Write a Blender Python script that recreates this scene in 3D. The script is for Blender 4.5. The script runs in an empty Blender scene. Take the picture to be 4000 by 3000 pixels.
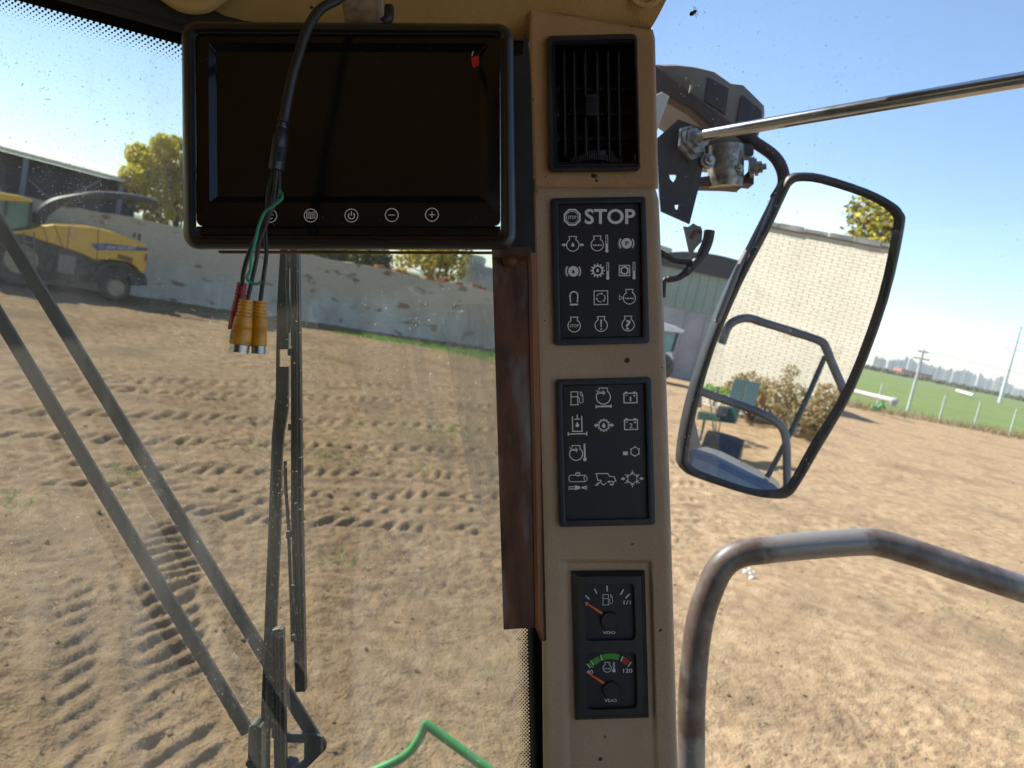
import bpy, math, random
import numpy as np
from mathutils import Vector, Matrix

# ------------------------------------------------------------------ camera
scn = bpy.context.scene
F = 3000.0; EYE = 3.0
PITCH = math.radians(6.7); ROLL = math.radians(11.7)
_f = np.array([0, math.cos(PITCH), -math.sin(PITCH)])
_r0 = np.array([1., 0, 0]); _u0 = np.array([0, math.sin(PITCH), math.cos(PITCH)])
RT = math.cos(ROLL) * _r0 + math.sin(ROLL) * _u0
UP = math.cos(ROLL) * _u0 - math.sin(ROLL) * _r0
CAMP = np.array([0, 0, EYE])
cd = bpy.data.cameras.new('camera'); cam = bpy.data.objects.new('camera', cd)
scn.collection.objects.link(cam); scn.camera = cam
CABM = Matrix(((RT[0], UP[0], -_f[0], 0), (RT[1], UP[1], -_f[1], 0), (RT[2], UP[2], -_f[2], EYE), (0, 0, 0, 1)))
cam.matrix_world = CABM
cd.sensor_width = 36; cd.lens = F / 4000 * 36; cd.clip_start = 0.02; cd.clip_end = 20000
cd.dof.use_dof = True; cd.dof.focus_distance = 0.74; cd.dof.aperture_fstop = 11.0

# ------------------------------------------------------------------ sky, sun, exposure
SUN_AZ = math.radians(-63); SUN_EL = math.radians(42)      # azimuth from +Y, clockwise positive
w = bpy.data.worlds.new('World'); scn.world = w; w.use_nodes = True
nt = w.node_tree; bg = nt.nodes['Background']
sky = nt.nodes.new('ShaderNodeTexSky'); sky.sky_type = 'NISHITA'; sky.sun_disc = False
sky.sun_elevation = SUN_EL; sky.sun_rotation = SUN_AZ
sky.air_density = 1.0; sky.dust_density = 0.15; sky.ozone_density = 2.0
nt.links.new(sky.outputs[0], bg.inputs[0]); bg.inputs[1].default_value = 0.10
sl = bpy.data.lights.new('sun', 'SUN'); so = bpy.data.objects.new('sun', sl); scn.collection.objects.link(so)
sl.energy = 4.6; sl.angle = math.radians(0.53); sl.color = (1.0, 0.93, 0.82)
S = Vector((math.sin(SUN_AZ) * math.cos(SUN_EL), math.cos(SUN_AZ) * math.cos(SUN_EL), math.sin(SUN_EL)))
so.rotation_euler = S.to_track_quat('Z', 'Y').to_euler(); so.location = (0, 0, 30)
vs = scn.view_settings
scn.display_settings.display_device = 'sRGB'
vs.view_transform = 'Standard'; vs.look = 'None'; vs.exposure = 1.25; vs.gamma = 1; vs.use_curve_mapping = False
cy = scn.cycles
cy.use_denoising = True; cy.max_bounces = 8; cy.transparent_max_bounces = 24; cy.diffuse_bounces = 5
cy.glossy_bounces = 4; cy.sample_clamp_indirect = 6; cy.caustics_reflective = False; cy.caustics_refractive = False
cy.use_adaptive_sampling = True; cy.volume_bounces = 0

random.seed(5); rng = np.random.default_rng(5)
COL = scn.collection

# ------------------------------------------------------------------ geometry helpers
def ray(px, py): return _f + RT * ((px - 2000) / F) - UP * ((py - 1500) / F)
def W(px, py, d): return CAMP + ray(px, py) * d                       # a point at depth d
def G(px, py, z=0.):
    v = ray(px, py); return CAMP + v * ((z - EYE) / v[2])             # a point on the ground
def onplane(px, py, P0, n):
    v = ray(px, py); return CAMP + v * (((P0 - CAMP) @ n) / (v @ n))
def K(px, py, d): return np.array([(px - 2000) / F * d, -(py - 1500) / F * d, -d])   # cab frame
CABN = np.array(CABM)[:3, :3]
def k2w(p): return CABN @ np.asarray(p, float) + CAMP
def w2k(p): return CABN.T @ (np.asarray(p, float) - CAMP)

class MB:
    def __init__(s): s.v = []; s.f = []; s.m = []
    def add(s, vs, fs, mi=0):
        o = len(s.v); s.v += [tuple(map(float, p)) for p in vs]
        for f in fs: s.f.append([i + o for i in f]); s.m.append(mi)
        return s
    def box(s, c, size, ax=None, mi=0):
        c = np.asarray(c, float); h = np.asarray(size, float) / 2
        A = np.eye(3) if ax is None else np.asarray(ax, float)      # rows are axes
        vs = [c + A[0] * h[0] * i + A[1] * h[1] * j + A[2] * h[2] * k for i in (-1, 1) for j in (-1, 1) for k in (-1, 1)]
        return s.add(vs, [(0, 1, 3, 2), (4, 6, 7, 5), (0, 4, 5, 1), (2, 3, 7, 6), (0, 2, 6, 4), (1, 5, 7, 3)], mi)
    def prism(s, pts, off, mi=0):                                     # pts 3-D ring, extruded by off
        n = len(pts); off = np.asarray(off, float); pts = [np.asarray(p, float) for p in pts]
        vs = pts + [p + off for p in pts]
        return s.add(vs, [list(range(n)), list(range(2 * n - 1, n - 1, -1))] + [(i, i + n, (i + 1) % n + n, (i + 1) % n) for i in range(n)], mi)
    def loft(s, rings, closed=True, cap0=True, cap1=True, mi=0):
        n = len(rings[0]); vs = [p for r in rings for p in r]; fs = []
        for k in range(len(rings) - 1):
            for i in range(n if closed else n - 1):
                j = (i + 1) % n; fs.append((k * n + i, k * n + j, (k + 1) * n + j, (k + 1) * n + i))
        if cap0: fs.append(list(range(n - 1, -1, -1)))
        if cap1: fs.append([(len(rings) - 1) * n + i for i in range(n)])
        return s.add(vs, fs, mi)
    def tube(s, path, r, n=12, closed=False, mi=0, flat=1.0):
        P = [np.asarray(p, float) for p in path]; m = len(P)
        rr = [r] * m if np.isscalar(r) else list(r)
        rings = []; ref = None
        for i in range(m):
            a = P[i - 1] if (i > 0 or closed) else P[i]; b = P[(i + 1) % m] if (i < m - 1 or closed) else P[i]
            t = b - a; t = t / (np.linalg.norm(t) + 1e-12)
            if ref is None:
                ref = np.array([0, 0, 1.]) if abs(t[2]) < 0.9 else np.array([1., 0, 0])
            u = ref - t * (ref @ t); u /= np.linalg.norm(u) + 1e-12; ref = u
            q = np.cross(t, u)
            rings.append([P[i] + (u * math.cos(2 * math.pi * k / n) + q * flat * math.sin(2 * math.pi * k / n)) * rr[i] for k in range(n)])
        if closed: rings.append(rings[0])
        return s.loft(rings, True, not closed, not closed, mi)
    def lathe(s, c, axis, prof, n=20, mi=0):                          # prof: (r, h) along axis
        c = np.asarray(c, float); a = np.asarray(axis, float); a = a / np.linalg.norm(a)
        u = np.cross(a, [0.3, 0.5, 0.8]); u /= np.linalg.norm(u); q = np.cross(a, u)
        rings = [[c + a * h + (u * math.cos(2 * math.pi * k / n) + q * math.sin(2 * math.pi * k / n)) * max(r, 1e-5) for k in range(n)] for r, h in prof]
        return s.loft(rings, True, True, True, mi)
    def grid(s, P, mi=0):
        nr, nc = len(P), len(P[0])
        return s.add([p for r in P for p in r], [(i * nc + j, i * nc + j + 1, (i + 1) * nc + j + 1, (i + 1) * nc + j) for i in range(nr - 1) for j in range(nc - 1)], mi)

def props(o, label=None, cat=None, group=None, kind=None):
    if label: o['label'] = label
    if cat: o['category'] = cat
    if group: o['group'] = group
    if kind: o['kind'] = kind
    return o
ANCH = {}
def thing(name, anchor, label, cat, group=None, cab=False):
    """Empty at the thing's base; anchor in cab coordinates when cab is set."""
    o = bpy.data.objects.new(name, None); COL.objects.link(o); o.empty_display_size = 0.05
    a = np.asarray(anchor, float)
    if cab:
        m = CABM.copy(); m.translation = Vector(k2w(a)); o.matrix_world = m
    else: o.location = a
    ANCH[o.name] = (a, cab, o)
    return props(o, label, cat, group)
def build(mb, name, mats, parent=None, smooth=False, bevel=0, anchor=None, cab=False, autosmooth=None, seg=2):
    if parent is not None: a = ANCH[parent.name][0]
    else: a = np.asarray(anchor if anchor is not None else (0, 0, 0), float)
    me = bpy.data.meshes.new(name)
    me.from_pydata([tuple(np.asarray(p) - a) for p in mb.v], [], mb.f)
    mats = mats if isinstance(mats, (list, tuple)) else [mats]
    for m in mats: me.materials.append(m)
    if len(mats) > 1: me.polygons.foreach_set('material_index', mb.m)
    if smooth: me.polygons.foreach_set('use_smooth', [True] * len(me.polygons))
    me.update()
    if smooth:
        try: me.set_sharp_from_angle(angle=math.radians(autosmooth or 42))
        except Exception: pass
    o = bpy.data.objects.new(name, me); COL.objects.link(o)
    if parent is not None:
        o.parent = parent
        ANCH[o.name] = (a, ANCH[parent.name][1], o)
    else:
        if cab:
            m = CABM.copy(); m.translation = Vector(k2w(a)); o.matrix_world = m
        else: o.location = a
        ANCH[o.name] = (a, cab, o)
    if bevel:
        b = o.modifiers.new('bevel', 'BEVEL'); b.width = bevel; b.segments = seg; b.limit_method = 'ANGLE'; b.angle_limit = math.radians(40)
        b.harden_normals = False
    return o
def smoothpath(pts, k=6, closed=False):
    P = [np.asarray(p, float) for p in pts]; n = len(P); out = []
    rng_ = range(n) if closed else range(n - 1)
    for i in rng_:
        p0 = P[(i - 1) % n] if (closed or i > 0) else P[i]; p1 = P[i]; p2 = P[(i + 1) % n]
        p3 = P[(i + 2) % n] if (closed or i + 2 < n) else p2
        for j in range(k):
            t = j / k
            out.append(0.5 * ((2 * p1) + (p2 - p0) * t + (2 * p0 - 5 * p1 + 4 * p2 - p3) * t * t + (3 * p1 - p0 - 3 * p2 + p3) * t ** 3))
    if not closed: out.append(P[-1])
    return out

# ------------------------------------------------------------------ materials
def mat(name, c1, c2=None, scale=8., rough=0.6, metal=0., bump=0., bscale=None, detail=4., lo=0.35, hi=0.65, spec=0.5, coat=0., c3=None, s3=3., r3=(0.55, 0.7), bdist=0.01, stretch=None):
    m = bpy.data.materials.new(name); m.use_nodes = True; t = m.node_tree; p = t.nodes['Principled BSDF']
    p.inputs['Roughness'].default_value = rough; p.inputs['Metallic'].default_value = metal
    p.inputs['Specular IOR Level'].default_value = spec; p.inputs['Coat Weight'].default_value = coat
    p.inputs['Base Color'].default_value = (*c1, 1)
    tc = t.nodes.new('ShaderNodeTexCoord'); src = tc.outputs['Object']
    if stretch:
        mp = t.nodes.new('ShaderNodeMapping'); mp.inputs['Scale'].default_value = stretch
        t.links.new(src, mp.inputs[0]); src = mp.outputs[0]
    def noise(sc, det):
        n = t.nodes.new('ShaderNodeTexNoise'); n.inputs['Scale'].default_value = sc; n.inputs['Detail'].default_value = det
        t.links.new(src, n.inputs['Vector']); return n
    if c2 is not None:
        n = noise(scale, detail); r = t.nodes.new('ShaderNodeValToRGB')
        r.color_ramp.elements[0].position = lo; r.color_ramp.elements[0].color = (*c1, 1)
        r.color_ramp.elements[1].position = hi; r.color_ramp.elements[1].color = (*c2, 1)
        t.links.new(n.outputs['Fac'], r.inputs[0]); out = r.outputs[0]
        if c3 is not None:
            n3 = noise(s3, 5.); mr = t.nodes.new('ShaderNodeMapRange'); mr.inputs[1].default_value = r3[0]; mr.inputs[2].default_value = r3[1]
            t.links.new(n3.outputs['Fac'], mr.inputs[0])
            mx = t.nodes.new('ShaderNodeMix'); mx.data_type = 'RGBA'
            t.links.new(mr.outputs[0], mx.inputs[0]); t.links.new(out, mx.inputs[6]); mx.inputs[7].default_value = (*c3, 1); out = mx.outputs[2]
        t.links.new(out, p.inputs['Base Color'])
    if bump:
        n = noise(bscale or scale * 4, 5.); b = t.nodes.new('ShaderNodeBump'); b.inputs['Strength'].default_value = bump; b.inputs['Distance'].default_value = bdist
        t.links.new(n.outputs['Fac'], b.inputs['Height']); t.links.new(b.outputs[0], p.inputs['Normal'])
    return m
def leather(name, c1, c2):
    m = mat(name, c1, c2, scale=14, rough=0.55, spec=0.35)
    t = m.node_tree; p = t.nodes['Principled BSDF']; tc = [n for n in t.nodes if n.type == 'TEX_COORD'][0]
    v = t.nodes.new('ShaderNodeTexVoronoi'); v.inputs['Scale'].default_value = 330; v.inputs['Randomness'].default_value = 1
    n = t.nodes.new('ShaderNodeTexNoise'); n.inputs['Scale'].default_value = 160; n.inputs['Detail'].default_value = 4
    a = t.nodes.new('ShaderNodeMath'); a.operation = 'ADD'
    t.links.new(tc.outputs['Object'], v.inputs['Vector']); t.links.new(tc.outputs['Object'], n.inputs['Vector'])
    t.links.new(v.outputs['Distance'], a.inputs[0]); t.links.new(n.outputs['Fac'], a.inputs[1])
    b = t.nodes.new('ShaderNodeBump'); b.inputs['Strength'].default_value = 0.35; b.inputs['Distance'].default_value = 0.0012
    t.links.new(a.outputs[0], b.inputs['Height']); t.links.new(b.outputs[0], p.inputs['Normal'])
    # small brown specks of dirt
    sp = t.nodes.new('ShaderNodeTexNoise'); sp.inputs['Scale'].default_value = 95; sp.inputs['Detail'].default_value = 1
    t.links.new(tc.outputs['Object'], sp.inputs['Vector'])
    mr = t.nodes.new('ShaderNodeMapRange'); mr.inputs[1].default_value = 0.745; mr.inputs[2].default_value = 0.77
    t.links.new(sp.outputs['Fac'], mr.inputs[0])
    mx = t.nodes.new('ShaderNodeMix'); mx.data_type = 'RGBA'; old = p.inputs['Base Color'].links[0].from_socket
    t.links.new(mr.outputs[0], mx.inputs[0]); t.links.new(old, mx.inputs[6]); mx.inputs[7].default_value = (0.06, 0.03, 0.015, 1)
    t.links.new(mx.outputs[2], p.inputs['Base Color'])
    return m
def glassmat(name, tint, dust, seed, scratch=0.0, smear=None):
    """A dusty window pane: clear, with fresnel gloss and specks, dried trails and haze of dust."""
    m = bpy.data.materials.new(name); m.use_nodes = True; t = m.node_tree; t.nodes.remove(t.nodes['Principled BSDF'])
    out = t.nodes['Material Output']; N = t.nodes.new; L = t.links.new
    tr = N('ShaderNodeBsdfTransparent'); tr.inputs[0].default_value = (*tint, 1)
    gl = N('ShaderNodeBsdfGlossy'); gl.inputs['Roughness'].default_value = 0.0
    fr = N('ShaderNodeFresnel'); fr.inputs[0].default_value = 1.3
    m1 = N('ShaderNodeMixShader'); L(fr.outputs[0], m1.inputs[0]); L(tr.outputs[0], m1.inputs[1]); L(gl.outputs[0], m1.inputs[2])
    df = N('ShaderNodeBsdfDiffuse'); df.inputs[0].default_value = (0.55, 0.52, 0.47, 1)
    tl = N('ShaderNodeBsdfTranslucent'); tl.inputs[0].default_value = (0.6, 0.58, 0.54, 1)
    m2 = N('ShaderNodeMixShader'); m2.inputs[0].default_value = 0.6; L(df.outputs[0], m2.inputs[1]); L(tl.outputs[0], m2.inputs[2])
    tc = N('ShaderNodeTexCoord'); mp = N('ShaderNodeMapping'); mp.inputs['Location'].default_value = (seed, seed * 1.7, seed * .3); L(tc.outputs['Object'], mp.inputs[0])
    def ns(sc, det, lo, hi, st=None):
        n = N('ShaderNodeTexNoise'); n.inputs['Scale'].default_value = sc; n.inputs['Detail'].default_value = det
        if st:
            q = N('ShaderNodeMapping'); q.inputs['Scale'].default_value = st; L(mp.outputs[0], q.inputs[0]); L(q.outputs[0], n.inputs['Vector'])
        else: L(mp.outputs[0], n.inputs['Vector'])
        r = N('ShaderNodeMapRange'); r.inputs[1].default_value = lo; r.inputs[2].default_value = hi; L(n.outputs['Fac'], r.inputs[0]); return r.outputs[0]
    def mul(a, v):
        q = N('ShaderNodeMath'); q.operation = 'MULTIPLY'; L(a, q.inputs[0])
        if isinstance(v, float): q.inputs[1].default_value = v
        else: L(v, q.inputs[1])
        return q.outputs[0]
    def add(a, b):
        q = N('ShaderNodeMath'); q.operation = 'ADD'; L(a, q.inputs[0]); L(b, q.inputs[1]); return q.outputs[0]
    veil = mul(ns(2.2, 3., 0.3, 0.75), dust)
    speck = add(mul(mul(ns(260, 1., 0.70, 0.76), ns(5, 2, 0.42, 0.6)), 0.5), mul(mul(ns(420, 1., 0.62, 0.72), ns(3, 2, 0.45, 0.62)), float(scratch)))
    tn = N('ShaderNodeTexNoise'); tn.inputs['Scale'].default_value = 38; tn.inputs['Detail'].default_value = 3; tn.inputs['Distortion'].default_value = .6; L(mp.outputs[0], tn.inputs['Vector'])
    ta = N('ShaderNodeMath'); ta.operation = 'SUBTRACT'; ta.inputs[1].default_value = .5; L(tn.outputs['Fac'], ta.inputs[0])
    tb_ = N('ShaderNodeMath'); tb_.operation = 'ABSOLUTE'; L(ta.outputs[0], tb_.inputs[0])
    trr = N('ShaderNodeMapRange'); trr.inputs[1].default_value = .0; trr.inputs[2].default_value = .012; trr.inputs[3].default_value = 1.; trr.inputs[4].default_value = 0.; L(tb_.outputs[0], trr.inputs[0])
    trail = mul(mul(trr.outputs[0], ns(9, 3, 0.52, 0.66)), float(scratch))
    wipe = mul(ns(30, 3, 0.5, 0.7, (1, 0.06, 1)), dust * 0.6)
    tot = add(add(veil, speck), add(trail, wipe))
    cl = N('ShaderNodeClamp'); L(tot, cl.inputs[0]); cl.inputs[2].default_value = 0.8
    m3 = N('ShaderNodeMixShader'); L(cl.outputs[0], m3.inputs[0]); L(m1.outputs[0], m3.inputs[1]); L(m2.outputs[0], m3.inputs[2])
    L(m3.outputs[0], out.inputs[0])
    return m
def leafmat(name, c1, c2):
    m = mat(name, c1, c2, scale=1.3, rough=0.6, lo=0.3, hi=0.7)
    t = m.node_tree; p = t.nodes['Principled BSDF']; o = t.nodes['Material Output']
    tl = t.nodes.new('ShaderNodeBsdfTranslucent'); tl.inputs[0].default_value = (*[min(1, x * 1.5) for x in c2], 1)
    mx = t.nodes.new('ShaderNodeMixShader'); mx.inputs[0].default_value = 0.35
    t.links.new(p.outputs[0], mx.inputs[1]); t.links.new(tl.outputs[0], mx.inputs[2]); t.links.new(mx.outputs[0], o.inputs[0]); return m

M = {}
M['tan'] = leather('tan_vinyl', (0.43, 0.31, 0.20), (0.475, 0.345, 0.228))
M['liner'] = leather('roof_vinyl', (0.58, 0.375, 0.145), (0.64, 0.42, 0.175))
M['cover'] = leather('cover_vinyl', (0.44, 0.26, 0.125), (0.49, 0.295, 0.145))
M['blackplastic'] = mat('black_plastic', (0.012, 0.013, 0.015), (0.02, 0.021, 0.024), 30, rough=0.42, bump=0.08, bscale=700, bdist=0.0005)
M['rubber'] = mat('black_rubber', (0.014, 0.013, 0.012), (0.026, 0.024, 0.022), 25, rough=0.55, bump=0.1, bscale=300, bdist=0.0005)
M['bezel'] = mat('bezel_plastic', (0.013, 0.017, 0.022), (0.02, 0.025, 0.031), 40, rough=0.38, bump=0.1, bscale=800, bdist=0.0004)
M['panelface'] = mat('panel_face_brown', (0.012, 0.0095, 0.010), (0.017, 0.013, 0.013), 40, rough=0.5)
M['panelblue'] = mat('panel_face_blue', (0.010, 0.013, 0.018), (0.013, 0.017, 0.023), 40, rough=0.5)
M['tile'] = mat('indicator_tile', (0.013, 0.012, 0.012), (0.018, 0.016, 0.016), 40, rough=0.45)
M['print'] = mat('pale_print', (0.86, 0.86, 0.80), rough=0.6)
M['printwhite'] = mat('white_print', (0.75, 0.77, 0.78), rough=0.5)
M['gloss'] = mat('glossy_black', (0.004, 0.004, 0.004), (.006, .006, .006), 20, rough=0.1, spec=0.4, c3=(.07, .06, .05), s3=300., r3=(.69, .75))
M['screen'] = mat('screen_glass', (0.0045, 0.0045, 0.004), (0.009, 0.008, 0.007), 9, rough=0.16, spec=0.4, c3=(.05, .045, .04), s3=420., r3=(.70, .76))
M['frame'] = mat('monitor_rubber', (0.012, 0.011, 0.010), (0.018, 0.016, 0.014), 20, rough=0.38, bump=0.15, bscale=500, bdist=0.0004)
M['red'] = mat('red_plastic', (0.5, 0.02, 0.015), rough=0.4)
M['redconn'] = mat('red_connector', (0.33, 0.025, 0.03), (0.24, 0.015, 0.02), 120, rough=0.45)
M['yellowconn'] = mat('yellow_connector', (0.62, 0.30, 0.012), (0.50, 0.22, 0.01), 140, rough=0.42, c3=(0.06, 0.035, 0.01), s3=90., r3=(0.58, 0.66))
M['chrome'] = mat('nickel_thread', (0.42, 0.40, 0.37), rough=0.3, metal=1)
M['cable'] = mat('black_cable', (0.011, 0.010, 0.010), (0.018, 0.017, 0.016), 60, rough=0.5)
M['greenwire'] = mat('green_wire', (0.01, 0.27, 0.16), (0.012, 0.20, 0.12), 90, rough=0.4)
M['rust'] = mat('rusty_steel', (0.055, 0.026, 0.017), (0.16, 0.062, 0.028), 60, rough=0.7, bump=0.35, bscale=260, bdist=0.001, c3=(0.19, 0.205, 0.20), s3=26., r3=(0.50, 0.64), stretch=(1, 0.3, 1))
M['rustorange'] = mat('orange_rust', (0.25, 0.085, 0.024), (0.09, 0.04, 0.02), 30, rough=0.8, bump=0.3, bscale=240, bdist=0.001, stretch=(1, 0.3, 1))
M['zinc'] = mat('zinc_steel', (0.40, 0.40, 0.36), (0.22, 0.20, 0.17), 90, rough=0.45, metal=0.7, c3=(.10, .07, .05), s3=60., r3=(.55, .7))
M['seal'] = mat('seal_rubber', (0.012, 0.011, 0.010), (0.03, 0.026, 0.02), 12, rough=0.6)
M['frit'] = mat('frit_black', (0.006, 0.006, 0.008), rough=0.35)
M['wiper'] = mat('wiper_black', (0.10, 0.112, 0.098), (0.15, 0.162, 0.14), 18, rough=0.5, c3=(0.15, 0.135, 0.105), s3=110., r3=(0.66, 0.8), stretch=(1, 0.5, 1))
M['wiperlight'] = mat('wiper_worn', (0.11, 0.115, 0.10), (0.17, 0.165, 0.14), 40, rough=0.45)
M['bladerubber'] = mat('blade_rubber', (0.010, 0.013, 0.013), (0.02, 0.023, 0.022), 60, rough=0.45)
M['dark'] = mat('dark_metal', (0.022, 0.024, 0.030), (0.045, 0.045, 0.052), 14, rough=0.5, c3=(0.12, 0.07, 0.05), s3=9., r3=(0.62, 0.75), bump=0.15, bscale=90)
M['beamrust'] = mat('weathered_beam', (0.03, 0.028, 0.034), (0.10, 0.055, 0.035), 12, rough=0.6, bump=0.2, bscale=100)
M['grey'] = mat('grey_cover', (0.16, 0.15, 0.135), (0.22, 0.205, 0.18), 10, rough=0.55)
M['steel'] = mat('bright_steel', (0.50, 0.52, 0.54), (0.38, 0.38, 0.37), 30, rough=0.2, metal=1.0, c3=(0.10, 0.08, 0.06), s3=35., r3=(0.6, 0.75), stretch=(0.25, 1, 1))
M['rail'] = mat('worn_brown_paint', (0.045, 0.030, 0.027), (0.085, 0.062, 0.052), 14, rough=0.42, metal=0.15, c3=(0.16, 0.145, 0.13), s3=10., r3=(0.56, 0.74), bump=0.1, bscale=120, stretch=(1, 0.4, 1))
M['railbare'] = mat('worn_bare_steel', (0.19, 0.19, 0.20), (0.29, 0.28, 0.27), 18, rough=0.36, metal=0.55, c3=(0.07, 0.05, 0.045), s3=16., r3=(0.62, 0.75))
M['mirror'] = mat('mirror_silver', (0.93, 0.95, 0.94), rough=0.0, metal=1.0)
M['mframe'] = mat('mirror_frame', (0.016, 0.018, 0.022), (0.032, 0.034, 0.038), 30, rough=0.45, c3=(0.16, 0.15, 0.13), s3=160., r3=(0.68, 0.8))
M['white'] = mat('white_paint', (0.74, 0.74, 0.71), (0.66, 0.65, 0.61), 5, rough=0.5)
M['greenpaint'] = mat('green_paint', (0.06, 0.42, 0.12), (0.05, 0.28, 0.08), 14, rough=0.35)
M['darkgreen'] = mat('dark_green_paint', (0.012, 0.05, 0.035), (0.02, 0.07, 0.05), 4, rough=0.5)
M['tyre'] = mat('dusty_tyre', (0.05, 0.046, 0.042), (0.14, 0.118, 0.092), 5, rough=0.9)
M['hub'] = mat('dusty_hub', (0.46, 0.38, 0.27), (0.34, 0.27, 0.18), 6, rough=0.7)
M['yellow'] = mat('yellow_paint', (0.80, 0.46, 0.03), (0.74, 0.41, 0.03), 2, rough=0.35, coat=0.2)
M['blue'] = mat('blue_stripe', (0.02, 0.055, 0.25), rough=0.35)
M['cabglass'] = mat('tinted_glass', (0.10, 0.22, 0.20), (0.16, 0.28, 0.22), 3, rough=0.08, spec=0.8)
M['brown'] = mat('dry_stalk', (0.30, 0.22, 0.11), (0.22, 0.155, 0.075), 2, rough=0.8)
M['bark'] = mat('bark', (0.09, 0.07, 0.05), (0.15, 0.12, 0.09), 6, rough=0.9, bump=0.4, bscale=30)

# ------------------------------------------------------------------ cab shell
cab = thing('harvester_cab', (0, -1.2, 0), 'tan lined cab interior around the front and side windows', 'cab', cab=True)
def gd(px, py):                                                       # depth of the windscreen
    u = px / 2060.; v = py / 3000.
    return (1 - u) * (1 - v) * 0.84 + u * (1 - v) * 0.89 + (1 - u) * v * 0.93 + u * v * 0.95
# roof liner: header above the windscreen, then the roof over the seat
def yb(px):
    xs = [-1500, 490, 620, 690, 730, 900, 2060, 2300, 2545]; ys = [-460, -4, 36, 60, 82, 150, 165, 165, 118]
    return float(np.interp(px, xs, ys))
rows = []
NC = 60
spec = [(0, 0.93, 2540, 8), (0, 0.855, 2540, 0), (-8, 0.845, 2545, 0), (-60, 0.825, 2575, 0), (-150, 0.80, 2620, 0), (-420, 0.72, 2760, 0)]
for dy, d, xr, extra in spec:
    r = []
    for i in range(NC + 1):
        px = -1500 + (xr + 1500) * i / NC
        q = yb(min(px, 2545)) + dy + extra
        if dy < 0 and px > 2350: q -= (px - 2350) * 0.02
        r.append(K(px, q + 3 * math.sin(px / 190.), d + 0.006 * math.sin(px / 400.)))
    rows.append(r)
last = rows[-1]
for zz, yy in ((-0.55, 0.46), (-0.2, 0.50), (0.4, 0.51), (0.95, 0.48)):
    rows.append([np.array([p[0] * (1.0 if zz < -0.5 else 1.25) - (0.15 if zz > -0.5 else 0), yy, zz]) for p in last])
build(MB().grid(rows), 'roof_liner', M['liner'], cab, smooth=True, autosmooth=60)
# raised pocket lip and ring on the liner
bm = MB()
q = smoothpath([K(600, -60, .80), K(700, 12, .803), K(790, 22, .803), K(850, -10, .80), K(930, -70, .80)], 6)
bm.tube(q, 0.008, 10)
build(bm, 'visor_lip', M['liner'], cab, smooth=True)
bm = MB()
bm.tube(smoothpath([K(2455, -40, .795), K(2480, 5, .80), K(2525, 22, .802), K(2565, 0, .80), K(2580, -40, .795)], 5), 0.003, 8)
build(bm, 'lamp_ring', M['liner'], cab, smooth=True)
# roof outer skin keeps sun off the liner
rs = MB(); rs.box((-0.75, 0.60, 0.0), (2.4, 0.10, 2.1)); build(rs, 'roof_shell', M['grey'], cab, bevel=0.03)
# rear bulkhead with a window opening, floor and lower sides
sh = MB()
sh.box((-0.7, -0.75, 0.98), (2.2, 0.9, 0.04)); sh.box((-0.7, 0.42, 0.98), (2.2, 0.2, 0.04))
sh.box((-1.73, 0.01, 0.98), (0.14, 0.62, 0.04)); sh.box((0.33, 0.01, 0.98), (0.14, 0.62, 0.04))
build(sh, 'rear_bulkhead', M['tan'], cab)
fl = MB(); fl.box((-0.7, -1.22, 0.0), (2.2, 0.04, 2.0)); build(fl, 'cab_floor', M['rubber'], cab)
ls = MB(); ls.box((-1.83, -0.85, 0.1), (0.04, 0.7, 1.8)); ls.box((-1.83, 0, 0.9), (0.05, 1.0, 0.12)); build(ls, 'left_sill', M['tan'], cab)
rsd = MB(); rsd.box((0.44, -0.95, 0.25), (0.04, 0.5, 1.5)); rsd.box((0.43, 0.0, 0.35), (0.05, 1.1, 0.10)); build(rsd, 'right_sill', M['tan'], cab)
# windscreen
M['glassF'] = glassmat('windscreen_glass', (0.555, 0.60, 0.575), 0.15, 3.1, 0.25)
M['glassS'] = glassmat('side_glass', (0.93, 0.95, 0.97), 0.025, 8.4, 0.08)
P = [[K(px, py, gd(px, py)) for px in np.linspace(-1500, 2100, 19)] for py in np.linspace(-420, 3700, 13)]
build(MB().grid(P), 'windscreen', M['glassF'], cab, smooth=True)
def GP(px, py, h=0.0015): return K(px, py, gd(px, py) - h)
# black ceramic edge with dots along the top and along the pillar
fr = MB(); dots = MB()
def edge_y(px): return (px - 59) * 0.2702
P = [[GP(px, edge_y(px) - o) for px in np.linspace(-700, 800, 40)] for o in (0, 25, 60)]
fr.grid(P)
def disc(px, py, r, n=8):
    dots.add([GP(px + r * math.cos(2 * math.pi * k / n), py + r * math.sin(2 * math.pi * k / n), 0.0014) for k in range(n)], [list(range(n))])
for row in range(8):
    rad = 6.0 - 0.72 * row
    for k in range(-26, 35):
        t = (k + 0.5 * (row % 2)) * 23.6
        px = 60 + t; py = edge_y(px) + 4 + row * 10.6
        if px < 760 and rad > 0.5: disc(px, py, rad)
for col in range(8):
    rad = 4.9 - 0.55 * col
    for k in range(0, 48):
        py = 2425 + (k + 0.5 * (col % 2)) * 14.6
        px = 2061 + (py - 2457) * 0.022 - 2 - col * 6.9
        disc(px, py, rad)
P = [[GP(2061 + (py - 2457) * 0.022 + o, py) for o in (0, 20, 60)] for py in np.linspace(1200, 3300, 12)]
build(MB().grid(P), 'ceramic_edge', M['frit'], cab)
build(fr, 'ceramic_edge', M['frit'], cab)
props(build(dots, 'ceramic_dots', M['frit'], cab), kind='stuff')
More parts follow.
